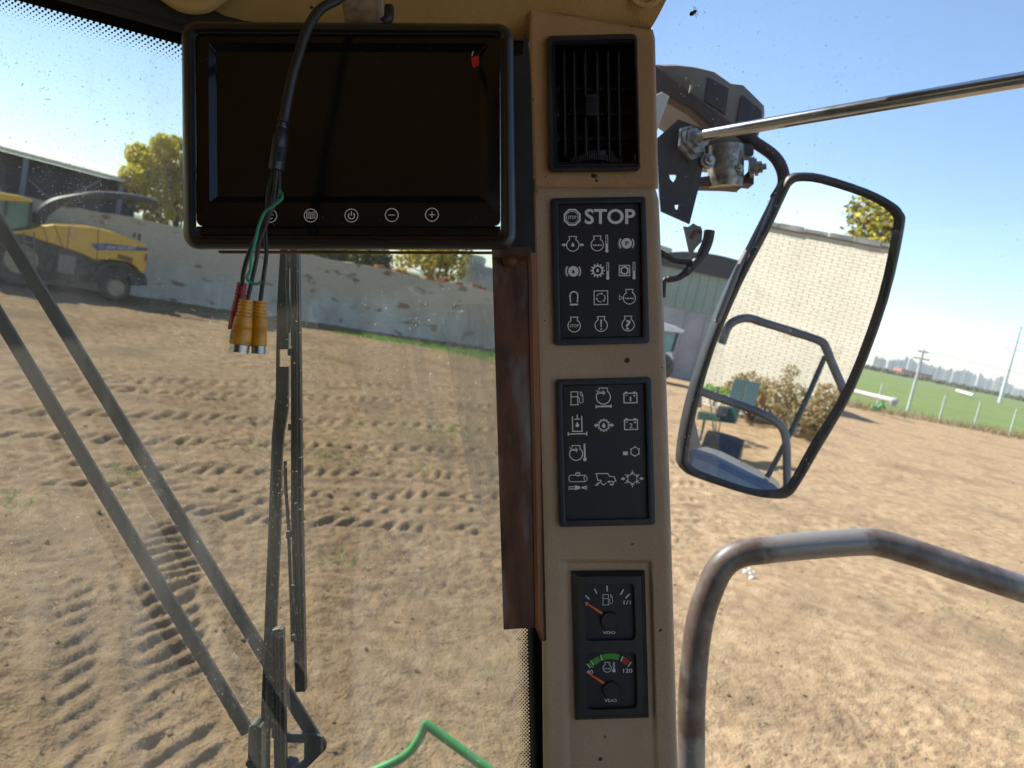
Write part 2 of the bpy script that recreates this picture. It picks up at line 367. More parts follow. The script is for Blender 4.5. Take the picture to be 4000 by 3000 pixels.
# sky reflections painted as pale streaky patches on the glass beside the pillar
def reflectionmat(f):
    m = bpy.data.materials.new('painted_reflection'); m.use_nodes = True; t = m.node_tree; t.nodes.remove(t.nodes['Principled BSDF']); N = t.nodes.new; L = t.links.new
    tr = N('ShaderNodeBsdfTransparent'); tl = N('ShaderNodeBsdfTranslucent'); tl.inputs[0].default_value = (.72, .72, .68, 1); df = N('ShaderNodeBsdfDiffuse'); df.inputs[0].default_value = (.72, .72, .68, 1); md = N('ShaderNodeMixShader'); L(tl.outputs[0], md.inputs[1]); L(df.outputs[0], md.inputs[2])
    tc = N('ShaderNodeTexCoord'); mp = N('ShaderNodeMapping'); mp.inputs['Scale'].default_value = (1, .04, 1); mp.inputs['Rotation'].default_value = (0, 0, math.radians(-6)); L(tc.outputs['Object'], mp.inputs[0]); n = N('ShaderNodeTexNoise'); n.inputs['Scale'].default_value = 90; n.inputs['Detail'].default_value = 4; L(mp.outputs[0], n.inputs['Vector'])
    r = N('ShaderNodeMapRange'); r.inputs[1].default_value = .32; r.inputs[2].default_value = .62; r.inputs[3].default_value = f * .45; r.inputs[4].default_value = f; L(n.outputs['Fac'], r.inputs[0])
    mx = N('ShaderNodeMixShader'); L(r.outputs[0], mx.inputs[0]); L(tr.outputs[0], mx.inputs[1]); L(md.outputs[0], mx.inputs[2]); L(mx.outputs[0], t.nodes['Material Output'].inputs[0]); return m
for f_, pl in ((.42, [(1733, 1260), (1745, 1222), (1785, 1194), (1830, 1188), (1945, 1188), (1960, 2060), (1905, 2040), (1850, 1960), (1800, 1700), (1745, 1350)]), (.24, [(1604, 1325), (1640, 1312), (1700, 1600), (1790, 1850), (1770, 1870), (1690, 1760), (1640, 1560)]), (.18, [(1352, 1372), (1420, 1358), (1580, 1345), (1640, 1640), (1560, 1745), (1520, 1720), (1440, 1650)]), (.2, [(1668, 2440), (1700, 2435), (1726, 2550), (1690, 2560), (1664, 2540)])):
    b = MB(); b.add([GP(x, y, .0022) for x, y in pl], [list(range(len(pl)))]); build(b, 'painted_reflection', reflectionmat(f_), cab)
# rubber seals
sm = MB()
A = [K(-700, -330, .80), K(200, -88, .81), K(480, -14, .82), K(720, 52, .83), K(900, 100, .84), K(1400, 180, .85), K(2060, 200, .86)]
sm.tube(smoothpath(A, 5), 0.0155, 12)
sm.tube([p + np.array([0.004, -0.016, -0.004]) for p in smoothpath(A, 5)], 0.006, 8)
build(sm, 'windscreen_seal', M['seal'], cab, smooth=True)
sm = MB(); A = [K(2082 + (py - 2457) * 0.024, py, .90) for py in np.linspace(900, 3300, 10)]
sm.tube(A, 0.0055, 10); build(sm, 'pillar_seal', M['seal'], cab, smooth=True)
# structural corner post behind the trim
cp = MB(); cp.prism([K(2125, -100, .93), K(2420, -100, .93), K(2500, 3400, .93), K(2150, 3400, .93)], (0, 0, .08)); build(cp, 'corner_post', M['dark'], cab)
# right-hand side window
SA = np.array([0.165, 0, -0.90]); SB = np.array([0.415, 0, -0.58])
sdir = SB - SA; sdir[1] = 0; sl_ = np.linalg.norm(sdir); sdir /= sl_; snrm = np.array([sdir[2], 0, -sdir[0]])
if snrm[2] < 0: snrm = -snrm
P = [[SA + sdir * sl_ * a + np.array([0, y, 0]) for a in np.linspace(0, 1, 8)] for y in np.linspace(0.5, -0.75, 10)]
build(MB().grid(P), 'side_window', M['glassS'], cab)
def SP(px, py, h=0.002):
    v = np.array([(px - 2000) / F, -(py - 1500) / F, -1.]); t = (SA @ snrm) / (v @ snrm); return v * t + snrm * h

# ------------------------------------------------------------------ instrument pillar
pil = thing('instrument_pillar', K(2380, 3200, .80), 'tan vinyl instrument pillar with vent, warning panels and gauges between the windows', 'pillar', cab=True)
def pdep(py): return 0.78 / (1 + 1.6e-5 * (py - 1500))
def PL(px, py, h=0.): return K(px, py, pdep(py)) * (1 - h / 0.78)
def sm01(x): x = np.clip(x, 0, 1); return x * x * (3 - 2 * x)
xl = lambda y: np.interp(y, [735, 780, 900, 1400, 2100, 3000, 3400], [2088, 2070, 2072, 2092, 2113, 2122, 2126])
xr = lambda y: np.interp(y, [735, 780, 1400, 2100, 3000, 3400], [2560, 2573, 2600, 2622, 2647, 2656])
def hlow(px, py):
    l, r = xl(py), xr(py); e = min(px - l, r - px, (py - 728) * 1.0); R = 30.
    h = 0.
    if e < R: h -= 0.008 * (1 - math.sqrt(max(0, 1 - (1 - max(e, 0) / R) ** 2)))
    # recess round the gauges, running to the foot
    dx = min(px - np.interp(py, [2200, 3000], [2203, 2222]), np.interp(py, [2200, 3000], [2541, 2566]) - px); dy = py - 2193
    ins = min(dx, dy)
    h -= 0.0045 * sm01((ins + 7) / 14.)
    return h
ys = np.concatenate([np.linspace(728, 790, 12), np.linspace(800, 2170, 70), np.linspace(2178, 2215, 10), np.linspace(2230, 3330, 50)])
rows = []
for y in ys:
    l, r = xl(y), xr(y)
    us = np.concatenate([np.linspace(0, 0.07, 9), np.linspace(0.085, 0.2, 5), np.linspace(0.205, 0.275, 9), np.linspace(0.3, 0.76, 10), np.linspace(0.775, 0.86, 10), np.linspace(0.87, 0.925, 4), np.linspace(0.935, 1, 9)])
    xs = l + (r - l) * us
    rows.append([PL(l, y, -0.075)] + [PL(x, y, hlow(x, y)) for x in xs] + [PL(r, y, -0.10)])
rows.insert(0, [p + np.array([0, 0, -0.07]) for p in rows[0]])
build(MB().grid(rows), 'lower_trim', M['tan'], pil, smooth=True, autosmooth=75)
# upper cover with the air vent
ucl = lambda y: np.interp(y, [28, 200, 735], [2067, 2066, 2084]); ucr = lambda y: np.interp(y, [100, 150, 735], [2545, 2559, 2571])
rows = []
def topy(u): return 28 + 88 * u ** 1.0
for v in np.concatenate([np.linspace(0, .06, 6), np.linspace(.08, 1, 48)]):
    r = []
    for u in np.concatenate([np.linspace(0, 0.06, 6), np.linspace(0.08, .92, 42), np.linspace(0.94, 1, 6)]):
        ty = topy(u); y = ty + (738 - ty) * v; l, rr = ucl(y), ucr(y); x = l + (rr - l) * u
        e = min((x - l), (rr - x), (y - ty) * 1.1); R = 16.
        h = -0.002 - (0.005 * (1 - math.sqrt(max(0, 1 - (1 - e / R) ** 2))) if e < R else 0)
        if y > 715: h -= (y - 715) / 23. * 0.004
        r.append(PL(x, y, h))
    y0 = topy(0) + (738 - topy(0)) * v; y1 = topy(1) + (738 - topy(1)) * v
    rows.append([PL(ucl(y0), y0, -0.09)] + r + [PL(ucr(y1), y1, -0.10)])
rows.insert(0, [p + np.array([0, 0, -0.08]) for p in rows[0]])
vc = MB().grid(rows)
def _inopen(f):
    c = np.mean([vc.v[i] for i in f], axis=0); px = 2000 - c[0] / c[2] * F; py = 1500 + c[1] / c[2] * F
    return 2156 < px < 2484 and 160 < py < 652 and c[2] > -0.80
vc.f = [f for f in vc.f if not _inopen(f)]; vc.m = [0] * len(vc.f)
build(vc, 'vent_cover', M['cover'], pil, smooth=True, autosmooth=75)

def rrect(c, r, n=5):                                                 # corners (px) TL,TR,BR,BL -> rounded outline
    c = [np.array(p, float) for p in c]; out = []
    for i in range(4):
        p, a, b = c[i], c[i - 1], c[(i + 1) % 4]
        da = (a - p) / np.linalg.norm(a - p); db = (b - p) / np.linalg.norm(b - p)
        s = p + da * r; e = p + db * r; o = p + (da + db) * r
        for k in range(n):
            th = k / (n - 1) * math.pi / 2
            out.append(o - db * r * math.cos(th) - da * r * math.sin(th))
    return out
def ring(mb, outer, inner, prof, MAP=PL):
    """prof: list of (blend 0..1 from outer to inner, height)."""
    rings = [[MAP(*(o * (1 - t) + i * t), h) for o, i in zip(outer, inner)] for t, h in prof]
    mb.loft(rings, True, False, False); return mb
def zc(z, ox, oy, s): return [np.array((ox + x / s, oy + y / s)) for x, y in z]
# --- vent
vent = build(ring(MB(), rrect([(2136, 140), (2488, 131), (2502, 669), (2147, 674)], 20), rrect([(2167, 181), (2470, 174), (2484, 633), (2178, 633)], 6),
      [(0, -0.006), (0, 0.004), (0.12, 0.0065), (0.45, 0.0065), (0.65, 0.004), (0.75, 0.0045), (1, 0.0), (1, -0.03)]), 'air_vent', M['blackplastic'], pil, smooth=True, autosmooth=35)
b = MB(); b.prism([PL(2160, 170, -0.045), PL(2490, 170, -0.045), PL(2490, 640, -0.045), PL(2160, 640, -0.045)], (0, 0, -0.01)); build(b, 'vent_duct', M['frit'], vent)
for i, x in enumerate((2203, 2242, 2285, 2332, 2375, 2416)):
    b = MB(); b.prism([PL(x - 3, 195, -0.012), PL(x + 3, 195, -0.012), PL(x + 9, 612, -0.012), PL(x + 3, 612, -0.012)], np.array([0.004, 0, -0.016])); build(b, 'vertical_slat', M['blackplastic'], vent)
for y in (348, 445, 542):
    b = MB(); b.tube([PL(2180, y, -0.03), PL(2478, y, -0.03)], 0.0035, 8); build(b, 'cross_bar', M['blackplastic'], vent, smooth=True)
b = MB(); b.prism([PL(2289, 370, -0.006), PL(2331, 368, -0.006), PL(2333, 450, -0.006), PL(2291, 452, -0.006)], (0, 0, -0.012))
for k in range(9):
    y = 374 + k * 9; b.prism([PL(2291, y, -0.004), PL(2330, y, -0.004), PL(2330, y + 4, -0.004), PL(2291, y + 4, -0.004)], (0, 0, -0.003))
build(b, 'slider_knob', M['bezel'], vent)
b = MB()
for k in range(24):
    t = (k - 11.5) / 12.; x = 2326 + t * 104; y = 600 + 22 * t * t
    b.prism([PL(x - 3, y, -0.004 - 0.012 * t * t), PL(x + 2, y, -0.004 - 0.012 * t * t), PL(x + 2, y + 24, -0.004 - 0.012 * t * t), PL(x - 3, y + 24, -0.004 - .012 * t * t)], (0, 0, -0.006))
b.lathe(PL(2326, 655, -0.05), (0, 1, 0), [(0.034, 0.0), (0.034, 0.009)], 28)
build(b, 'thumb_wheel', M['blackplastic'], vent)

# --- printed symbols: flat strokes and fills in pixel coordinates of a zoom window
class Sym:
    def __init__(s, ox, oy, sc, h=0.0006, MAP=PL):
        s.o = (ox, oy, sc); s.h = h; s.mb = MB(); s.MAP = MAP
    def pt(s, p, dh=0.): return s.MAP(s.o[0] + p[0] / s.o[2], s.o[1] + p[1] / s.o[2], s.h + dh)
    def fill(s, pts, mi=0, dh=0.): s.mb.add([s.pt(p, dh) for p in pts], [list(range(len(pts)))[::-1]], mi); return s
    def stroke(s, pts, wd, closed=False, mi=0, dh=0.):
        P = [np.array(p, float) for p in pts]; n = len(P); L = []; Rr = []
        for i in range(n):
            a = P[i - 1] if (i > 0 or closed) else None; b_ = P[(i + 1) % n] if (i < n - 1 or closed) else None
            t1 = (P[i] - a) / (np.linalg.norm(P[i] - a) + 1e-9) if a is not None else None
            t2 = (b_ - P[i]) / (np.linalg.norm(b_ - P[i]) + 1e-9) if b_ is not None else None
            t1 = t2 if t1 is None else t1; t2 = t1 if t2 is None else t2
            n1 = np.array([-t1[1], t1[0]]); n2 = np.array([-t2[1], t2[0]]); m_ = n1 + n2; m_ /= np.linalg.norm(m_) + 1e-9
            k = 1 / max(0.45, m_ @ n1); L.append(P[i] + m_ * wd / 2 * k); Rr.append(P[i] - m_ * wd / 2 * k)
        for i in range(n if closed else n - 1):
            j = (i + 1) % n; s.fill([L[i], L[j], Rr[j], Rr[i]], mi, dh)
        return s
    def arc(s, c, r, a0, a1, wd, n=20, mi=0, dh=0.):
        return s.stroke([(c[0] + r * math.cos(math.radians(a)), c[1] + r * math.sin(math.radians(a))) for a in np.linspace(a0, a1, n)], wd, abs(a1 - a0) >= 360 and False, mi, dh)
    def circ(s, c, r, wd, n=28):
        return s.stroke([(c[0] + r * math.cos(2 * math.pi * k / n), c[1] + r * math.sin(2 * math.pi * k / n)) for k in range(n)], wd, True)
    def disc(s, c, r, n=24, mi=0, dh=0.):
        return s.fill([(c[0] + r * math.cos(2 * math.pi * k / n), c[1] + r * math.sin(2 * math.pi * k / n)) for k in range(n)], mi, dh)
    def drop(s, c, r, mi=0, dh=0.):
        pts = [(c[0] + r * math.cos(math.radians(a)), c[1] + r * 0.35 + r * math.sin(math.radians(a))) for a in range(-20, 201, 20)] + [(c[0], c[1] - 1.6 * r)]
        return s.fill(pts, mi, dh)
    def engine(s, c, r=57, wd=8, top=80):
        x, y = c; k_ = r / 57.
        pts = [(x + r * math.cos(math.radians(t)), y + r * math.sin(math.radians(t))) for t in np.linspace(-58, 238, 28)]
        xa = 34 * k_
        pts = [(x + 24, y - top * .68), (x + 24 + 2, y - r * .86)][:0] + [(x + xa, y - top), (x + xa - 6 * k_, y - r * .86)] + pts + [(x - xa + 6 * k_, y - r * .86), (x - xa, y - top)]
        return s.stroke(pts, wd, True)
    def waves(s, c, wd=7, f=1.0):
        x, y = c
        for k in (-1, 0, 1):
            s.stroke([(x + (k * 26 + p) * f, y + q * f) for p, q in ((-14, -6), (-9, 4), (0, 7), (9, 4), (14, -6))], wd)
        return s
    def thermo(s, x, y0, y1, wd=6):
        s.stroke([(x - 9, y1 - 24), (x - 9, y0 + 8), (x - 5, y0), (x + 5, y0), (x + 9, y0 + 8), (x + 9, y1 - 24)], wd)
        s.fill([(x - 7, y0 + (y1 - y0) * .5), (x + 7, y0 + (y1 - y0) * .5), (x + 7, y1 - 18), (x - 7, y1 - 18)], 0, 0.00005); return s.disc((x, y1 - 14), 16, 16, 0, 0.0001)
    def gear(s, c, r0, r1, n=12, wd=None, hole=None):
        pts = []
        for k in range(n):
            for f, rr in ((-.25, r0), (-.18, r1), (.18, r1), (.25, r0)):
                a = 2 * math.pi * (k + f) / n; pts.append((c[0] + rr * math.cos(a), c[1] + rr * math.sin(a)))
        if wd: return s.stroke(pts, wd, True)
        inner = []
        for p in pts:
            a = math.atan2(p[1] - c[1], p[0] - c[0]); inner.append((c[0] + hole * math.cos(a), c[1] + hole * math.sin(a)))
        for i in range(len(pts)):
            j = (i + 1) % len(pts); s.fill([pts[i], pts[j], inner[j], inner[i]])
        return s
    def arrow(s, tip, d, L=42, hw=18, sw=9, hl=22):                    # d: unit direction
        d = np.array(d, float); nn = np.array([-d[1], d[0]]); t = np.array(tip, float); bq = t - d * hl; e = t - d * L
        return s.fill([t, bq + nn * hw, bq + nn * sw, e + nn * sw, e - nn * sw, bq - nn * sw, bq - nn * hw])
    def text(s, body, x0, y0, x1, y1, bold=0.0, mi=0, dh=0.0001):
        vs_, fs_ = textmesh(body, bold)
        a = np.array(vs_); lo = a.min(0); hi = a.max(0); q = (a - lo) / (hi - lo + 1e-9)
        s.mb.add([s.pt((x0 + (x1 - x0) * u, y1 - (y1 - y0) * v), dh) for u, v in q], fs_, mi); return s
    def done(s, name, parent, mats=None): return build(s.mb, name, mats or [M['print'], M['panelface']], parent)
_tc = {}
def textmesh(body, bold=0.0):
    if (body, bold) in _tc: return _tc[(body, bold)]
    c = bpy.data.curves.new('lettering', 'FONT'); c.body = body; c.offset = bold; c.resolution_u = 4
    o = bpy.data.objects.new('lettering', c); COL.objects.link(o)
    dg = bpy.context.evaluated_depsgraph_get(); me = bpy.data.meshes.new_from_object(o.evaluated_get(dg))
    r = ([(v.co.x, v.co.y) for v in me.vertices], [list(p.vertices) for p in me.polygons])
    bpy.data.objects.remove(o); bpy.data.curves.remove(c); bpy.data.meshes.remove(me); _tc[(body, bold)] = r
    return r
BZ = [(0, -0.004), (0, 0.003), (0.08, 0.005), (0.5, 0.0055), (0.85, 0.005), (1, 0.0012), (1, -0.0012)]
def panel(name, outer, inner, o, face, label):
    ou = rrect(zc(outer, *o), 13); inn = rrect(zc(inner, *o), 3)
    p = build(ring(MB(), ou, inn, BZ), name, M['bezel'], pil, smooth=True, autosmooth=30); p['label'] = label
    f = MB(); f.add([PL(*q, 0.0002) for q in inn], [list(range(len(inn)))]); build(f, 'panel_face', M[face], p)
    return p
Z1 = (2050, 700, 2.37)
wp = panel('warning_panel', [(242, 175), (1118, 160), (1155, 1520), (272, 1540)], [(320, 235), (1065, 225), (1085, 1450), (340, 1468)], Z1, 'panelface', 'upper warning light panel with stop symbols')
def sy(z=Z1): return Sym(*z)
def octg(c, r): return [(c[0] + r * math.cos(math.radians(22.5 + 45 * k)), c[1] + r * math.sin(math.radians(22.5 + 45 * k))) for k in range(8)]
s = sy(); s.stroke(octg((439, 353), 76), 15, True); s.stroke(octg((439, 353), 58), 5, True); s.text('STOP', 399, 338, 479, 369, 0.006); s.done('stop_sign_symbol', wp)
s = sy(); s.text('STOP', 555, 275, 1022, 416, 0.022); s.done('stop_lettering', wp)
s = sy(); s.engine((444, 610)); s.drop((444, 606), 14); s.arrow((386, 608), (1, 0)); s.arrow((503, 608), (-1, 0)); s.done('oil_pressure_symbol', wp)
s = sy(); s.engine((671, 606)); s.waves((671, 608)); s.thermo(759, 518, 678); s.done('coolant_temperature_symbol', wp)
def brake(c, kind, nm):
    s = sy(); s.disc(c, 49); s.arc(c, 66, 140, 220, 11); s.arc(c, 66, -40, 40, 11)
    s.arc(c, 78, 140, 220, 3)
    if kind == 'P': s.text('P', c[0] - 13, c[1] - 20, c[0] + 20, c[1] + 20, 0.03, 1, 0.0003)
    else: s.drop((c[0] - 2, c[1] + 2), 13, 1, 0.0003)
    s.done(nm, wp)
brake((943, 594), 'P', 'parking_brake_symbol'); brake((450, 853), 'd', 'brake_fluid_symbol')
s = sy(); s.gear((674, 846), 50, 66, 12, None, 36); s.drop((674, 844), 13); s.thermo(768, 771, 930); s.done('gear_oil_temperature_symbol', wp)
s = sy(); s.stroke([(874, 798), (972, 798), (972, 894), (874, 894)], 8, True); s.gear((923, 846), 36, 47, 12, None, 25); s.thermo(1011, 768, 926); s.done('gearbox_temperature_symbol', wp)
s = sy(); s.stroke([(424, 1140), (418, 1080), (424, 1056), (440, 1043), (456, 1041), (474, 1046), (488, 1060), (491, 1082), (486, 1140)], 12); s.fill([(418, 1152), (494, 1152), (494, 1168), (418, 1168)]); s.done('magnet_symbol', wp)
s = sy(); s.stroke([(641, 1034), (767, 1032), (768, 1159), (643, 1161)], 8, True)
for a in (200, 320, 80):
    s.arc((704, 1097), 39, a, a + 84, 7); t = math.radians(a + 84); s.arrow((704 + 39 * math.cos(t + .35), 1097 + 39 * math.sin(t + .35)), (-math.sin(t + .15), math.cos(t + .15)), 20, 12, 3, 19)
s.done('recirculation_symbol', wp)
s = sy(); s.engine((968, 1100), 56); s.waves((968, 1100)); s.stroke([(876, 1066), (876, 1118)], 5); s.stroke([(879, 1082), (908, 1099), (879, 1116)], 5); s.done('coolant_level_symbol', wp)
s = sy(); s.engine((457, 1357), 57); s.text('STOP', 416, 1343, 497, 1371, 0.006); s.done('engine_stop_symbol', wp)
s = sy(); s.engine((707, 1352), 57); s.fill([(699, 1300), (715, 1300), (711, 1370), (703, 1370)]); s.disc((707, 1387), 8, 12); s.done('engine_alert_symbol', wp)
s = sy(); s.engine((956, 1348), 57); s.text('?', 933, 1304, 980, 1392, 0.015); s.done('engine_query_symbol', wp)
# --- lower indicator panel
Z2 = (2050, 1400, 2.37)
ip = panel('indicator_panel', [(283, 195), (1168, 172), (1210, 1540), (318, 1562)], [(355, 255), (1108, 238), (1140, 1475), (390, 1495)], Z2, 'panelblue', 'lower indicator panel with fuel, battery and harvester symbols')
for r in range(4):
    for c in range(3):
        if (r, c) in ((2, 1), (3, 0), (3, 1)): continue
        x0 = (374, 612, 868)[c] + r * 6.5; x1 = (598, 850, 1102)[c] + r * 6.5; y0 = (258, 508, 757, 1006)[r] - c * 6; y1 = (486, 735, 985, 1234)[r] - c * 6
        if c == 2: x1 -= 2
        s = Sym(*Z2, h=0.0004); s.fill([(x0, y0), (x1, y0 - 3), (x1 + 4, y1 - 3), (x0 + 4, y1)]); s.done('indicator_tile', ip, [M['tile']])
def sz(): return Sym(*Z2, h=0.0009)
def pump(s, x, y, k=1.0, wd=8):
    s.stroke([(x - 42 * k, y + 58 * k), (x - 42 * k, y - 58 * k), (x + 20 * k, y - 58 * k), (x + 20 * k, y + 58 * k)], wd); s.stroke([(x - 52 * k, y + 63 * k), (x + 32 * k, y + 61 * k)], wd)
    s.stroke([(x - 42 * k, y - 12 * k), (x + 20 * k, y - 12 * k)], wd)
    s.stroke([(x + 20 * k, y - 8 * k), (x + 34 * k, y - 2 * k), (x + 36 * k, y + 34 * k), (x + 46 * k, y + 46 * k), (x + 62 * k, y + 42 * k), (x + 70 * k, y + 30 * k), (x + 66 * k, y - 8 * k), (x + 68 * k, y - 30 * k), (x + 52 * k, y - 52 * k), (x + 40 * k, y - 60 * k)], wd * .8)
    s.stroke([(x + 42 * k, y - 56 * k), (x + 48 * k, y - 22 * k), (x + 64 * k, y - 24 * k)], wd * .7)
s = sz(); pump(s, 470, 367); s.done('fuel_symbol', ip)
def intake(s, c, r):
    x, y = c; s.arc(c, r, -58, 220, 9, 26)
    s.stroke([(x - r * .62, y - r * .97), (x - r * .62, y - r * 1.28), (x + r * .58, y - r * 1.28), (x + r * .58, y - r * .97), (x + r * .66, y - r * .75)], 8)
    s.stroke([(x - r * 1.05, y - r * .97), (x - r * .6, y - r * .72), (x + r * .15, y - r * .66)], 7); s.stroke([(x - r * 1.02, y - r * .4), (x - r * .6, y - r * .55), (x + r * .15, y - r * .52)], 7)
    s.stroke([(x - r * .08, y - r * .95), (x + r * .22, y - r * .6), (x - r * .02, y - r * .28)], 7)
s = sz(); intake(s, (727, 358), 65); s.fill([(656, 432), (666, 432), (666, 440), (794, 434), (794, 426), (804, 426), (804, 458), (794, 458), (794, 450), (666, 452), (666, 462), (656, 462)]); s.done('air_filter_symbol', ip)
for n_, (x, y) in (('1', (977, 368)), ('2', (982, 615))):
    s = sz(); s.stroke([(x - 60, y - 44), (x + 60, y - 47), (x + 62, y + 42), (x - 58, y + 44)], 10, True)
    s.fill([(x - 52, y - 60), (x - 28, y - 60), (x - 28, y - 48), (x - 52, y - 48)]); s.fill([(x + 24, y - 60), (x + 48, y - 60), (x + 48, y - 48), (x + 24, y - 48)])
    s.fill([(x - 50, y - 27), (x - 28, y - 27), (x - 28, y - 21), (x - 50, y - 21)]); s.text('+', x + 24, y - 34, x + 50, y - 12, 0.02); s.text(n_, x - (12 if n_ == '2' else 5), y - 14, x + (16 if n_ == '2' else 9), y + 28, 0.012)
    s.done('battery_symbol', ip)
s = sz(); s.stroke([(441, 535), (443, 675), (530, 675), (527, 533)], 10); s.stroke([(485, 520), (487, 562)], 10); s.stroke([(459, 564), (513, 562)], 9); s.drop((486, 614), 17)
s.fill([(397, 682), (407, 682), (407, 696), (568, 692), (568, 678), (578, 678), (578, 714), (568, 714), (568, 702), (407, 706), (407, 718), (397, 718)]); s.done('hydraulic_oil_symbol', ip)
s = sz(); s.gear((731, 619), 43, 56, 12, 7); s.drop((731, 620), 16); s.arrow((678, 620), (1, 0), 36, 22, 7, 22); s.arrow((786, 618), (-1, 0), 36, 22, 7, 22); s.done('gear_oil_pressure_symbol', ip)
s = sz(); intake(s, (475, 884), 60); s.stroke([(552, 790), (556, 925)], 16); s.disc((556, 935), 17, 16, 0, .0001); s.done('intake_temperature_symbol', ip)
s = sz(); s.circ((1020, 862), 38, 8)
for k in range(6):
    a = math.radians(30 + 60 * k); s.stroke([(1020 + 40 * math.cos(a), 862 + 40 * math.sin(a)), (1020 + 52 * math.cos(a), 862 + 52 * math.sin(a))], 9)
s.fill([(908, 862), (953, 861), (954, 895), (909, 896)]); s.done('rotor_symbol', ip)
s = sz(); s.stroke([(560, 1082), (424, 1080), (411, 1092), (409, 1112), (412, 1134), (424, 1142), (562, 1140)], 7); s.stroke([(560, 1082), (550, 1095), (548, 1112), (552, 1132), (562, 1140), (573, 1130), (577, 1110), (572, 1092), (560, 1082)], 6)
s.stroke([(471, 1080), (472, 1060), (490, 1055), (510, 1060), (511, 1085)], 6); s.stroke([(472, 1060), (490, 1066), (510, 1060)], 5); s.stroke([(471, 1080), (490, 1090), (511, 1085)], 5)
s.fill([(463, 1174), (513, 1186), (513, 1206), (465, 1220)]); s.stroke([(402, 1189), (462, 1188)], 8); s.stroke([(403, 1210), (462, 1208)], 8)
for d in (-16, 0, 16): s.stroke([(526, 1196 + d * .2), (578, 1196 + d)], 7)
s.done('spray_pipe_symbol', ip)
s = sz(); s.stroke([(655, 1067), (768, 1065), (784, 1092), (826, 1094), (844, 1134), (824, 1138)], 8); s.stroke([(662, 1068), (675, 1128), (704, 1129), (706, 1146)], 8)
s.stroke([(704, 1146), (712, 1160), (728, 1170), (746, 1162), (752, 1150)], 7); s.fill([(645, 1178), (688, 1142), (694, 1150), (672, 1178)]); s.stroke([(694, 1148), (706, 1146)], 7)
s.stroke([(782, 1142), (808, 1138), (822, 1152), (814, 1170), (796, 1170), (790, 1160)], 10); s.arrow((762, 1142), (-1, 0), 30, 13, 5, 22); s.done('harvester_symbol', ip)
s = sz(); cx, cy_ = 996, 1114
hexa = [(cx + 47 * math.cos(math.radians(30 + 60 * k)), cy_ + 47 * math.sin(math.radians(30 + 60 * k))) for k in range(6)]
for k in range(6):
    p, q = np.array(hexa[k]), np.array(hexa[(k + 1) % 6]); s.stroke([p - (q - p) * .42, q + (q - p) * .42], 7)
for k in range(6):
    a = math.radians(30 + 60 * k); e = (math.cos(a), math.sin(a)); s.stroke([(cx + 46 * e[0], cy_ + 46 * e[1]), (cx + 80 * e[0], cy_ + 80 * e[1])], 7)
    for da in (): s.stroke([(cx + 56 * e[0], cy_ + 56 * e[1]), (cx + 56 * e[0] + 26 * math.cos(a + da), cy_ + 56 * e[1] + 26 * math.sin(a + da))], 6)
s.arrow((932, 1114), (1, 0), 40, 18, 8, 24); s.arrow((1060, 1112), (-1, 0), 40, 18, 8, 24); s.done('air_conditioning_symbol', ip)
# --- gauges
Z3 = (2050, 2150, 1.951); ZO = (2050, 2150, 1.951)
def PG(px, py, h=0.): return PL(px, py, h - 0.0045)
ou = rrect(zc([(355, 155), (915, 150), (945, 1275), (385, 1292)], *ZO), 3); inn = rrect(zc([(402, 203), (893, 198), (917, 1258), (415, 1272)], *ZO), 3)
gc = build(ring(MB(), ou, inn, [(0, -0.004), (0, 0.002), (1, 0.008), (1, 0.0075)], PG), 'gauge_cluster', M['bezel'], pil); gc['label'] = 'black twin gauge module with fuel and coolant dials'
wins = [[(450, 252), (833, 249), (848, 684), (460, 692)], [(463, 781), (848, 775), (860, 1203), (475, 1217)]]
ff = MB()
cxs = zc([(402, 203), (893, 198), (917, 1258), (415, 1272)], *ZO)
# fascia with two windows: bands around each rounded opening
def fascia(corner, win):
    inner = rrect(zc(win, *ZO), 19, 6); outer = rrect(zc(corner, *ZO), 1.0, 6)
    ff.loft([[PG(*p, 0.0072) for p in outer], [PG(*p, 0.0072) for p in inner], [PG(*p, 0.002) for p in inner]], True, False, False)
fascia([(401, 202), (894, 197), (907, 733), (408, 735)], wins[0]); fascia([(408, 735), (907, 733), (918, 1259), (415, 1273)], wins[1])
build(ff, 'gauge_fascia', M['bezel'], gc)
for wn in wins:
    f = MB(); f.add([PG(*p, 0.0021) for p in rrect(zc(wn, *ZO), 17, 6)], [list(range(24))]); build(f, 'dial_face', M['panelblue'], gc)
def sg(h=0.0028): return Sym(*Z3, h=h, MAP=PG)
WM = [M['printwhite'], M['panelblue']]
s = sg()
for a, b_ in (((462, 342), (493, 374)), ((532, 293), (550, 330)), ((627, 269), (628, 313)), ((752, 298), (731, 338)), ((800, 331), (769, 364))): s.stroke([a, b_], 9)
s.text('1/1', 753, 381, 808, 412, 0.01); s.text('0', 463, 393, 485, 420, 0.01); pump(s, 624, 375, 0.66, 4.5); s.text('VDO', 594, 616, 690, 637, 0.015); s.done('fuel_scale', gc, WM)
s = sg()
for a, b_ in (((472, 864), (500, 896)), ((500, 838), (526, 872)), ((577, 797), (588, 838)), ((746, 806), (733, 846)), ((813, 850), (786, 885))): s.stroke([a, b_], 8)
s.text('40', 470, 910, 521, 942, 0.01); s.text('120', 750, 901, 820, 932, 0.01); s.text('VDO', 606, 1132, 701, 1155, 0.015)
s.engine((628, 897), 31, 5, 44); s.waves((628, 899), 4, .55); s.stroke([(675, 905), (674, 858), (678, 852), (683, 858), (685, 905)], 4); s.disc((679, 917), 13, 14, 0, .0001); s.done('coolant_scale', gc, WM)
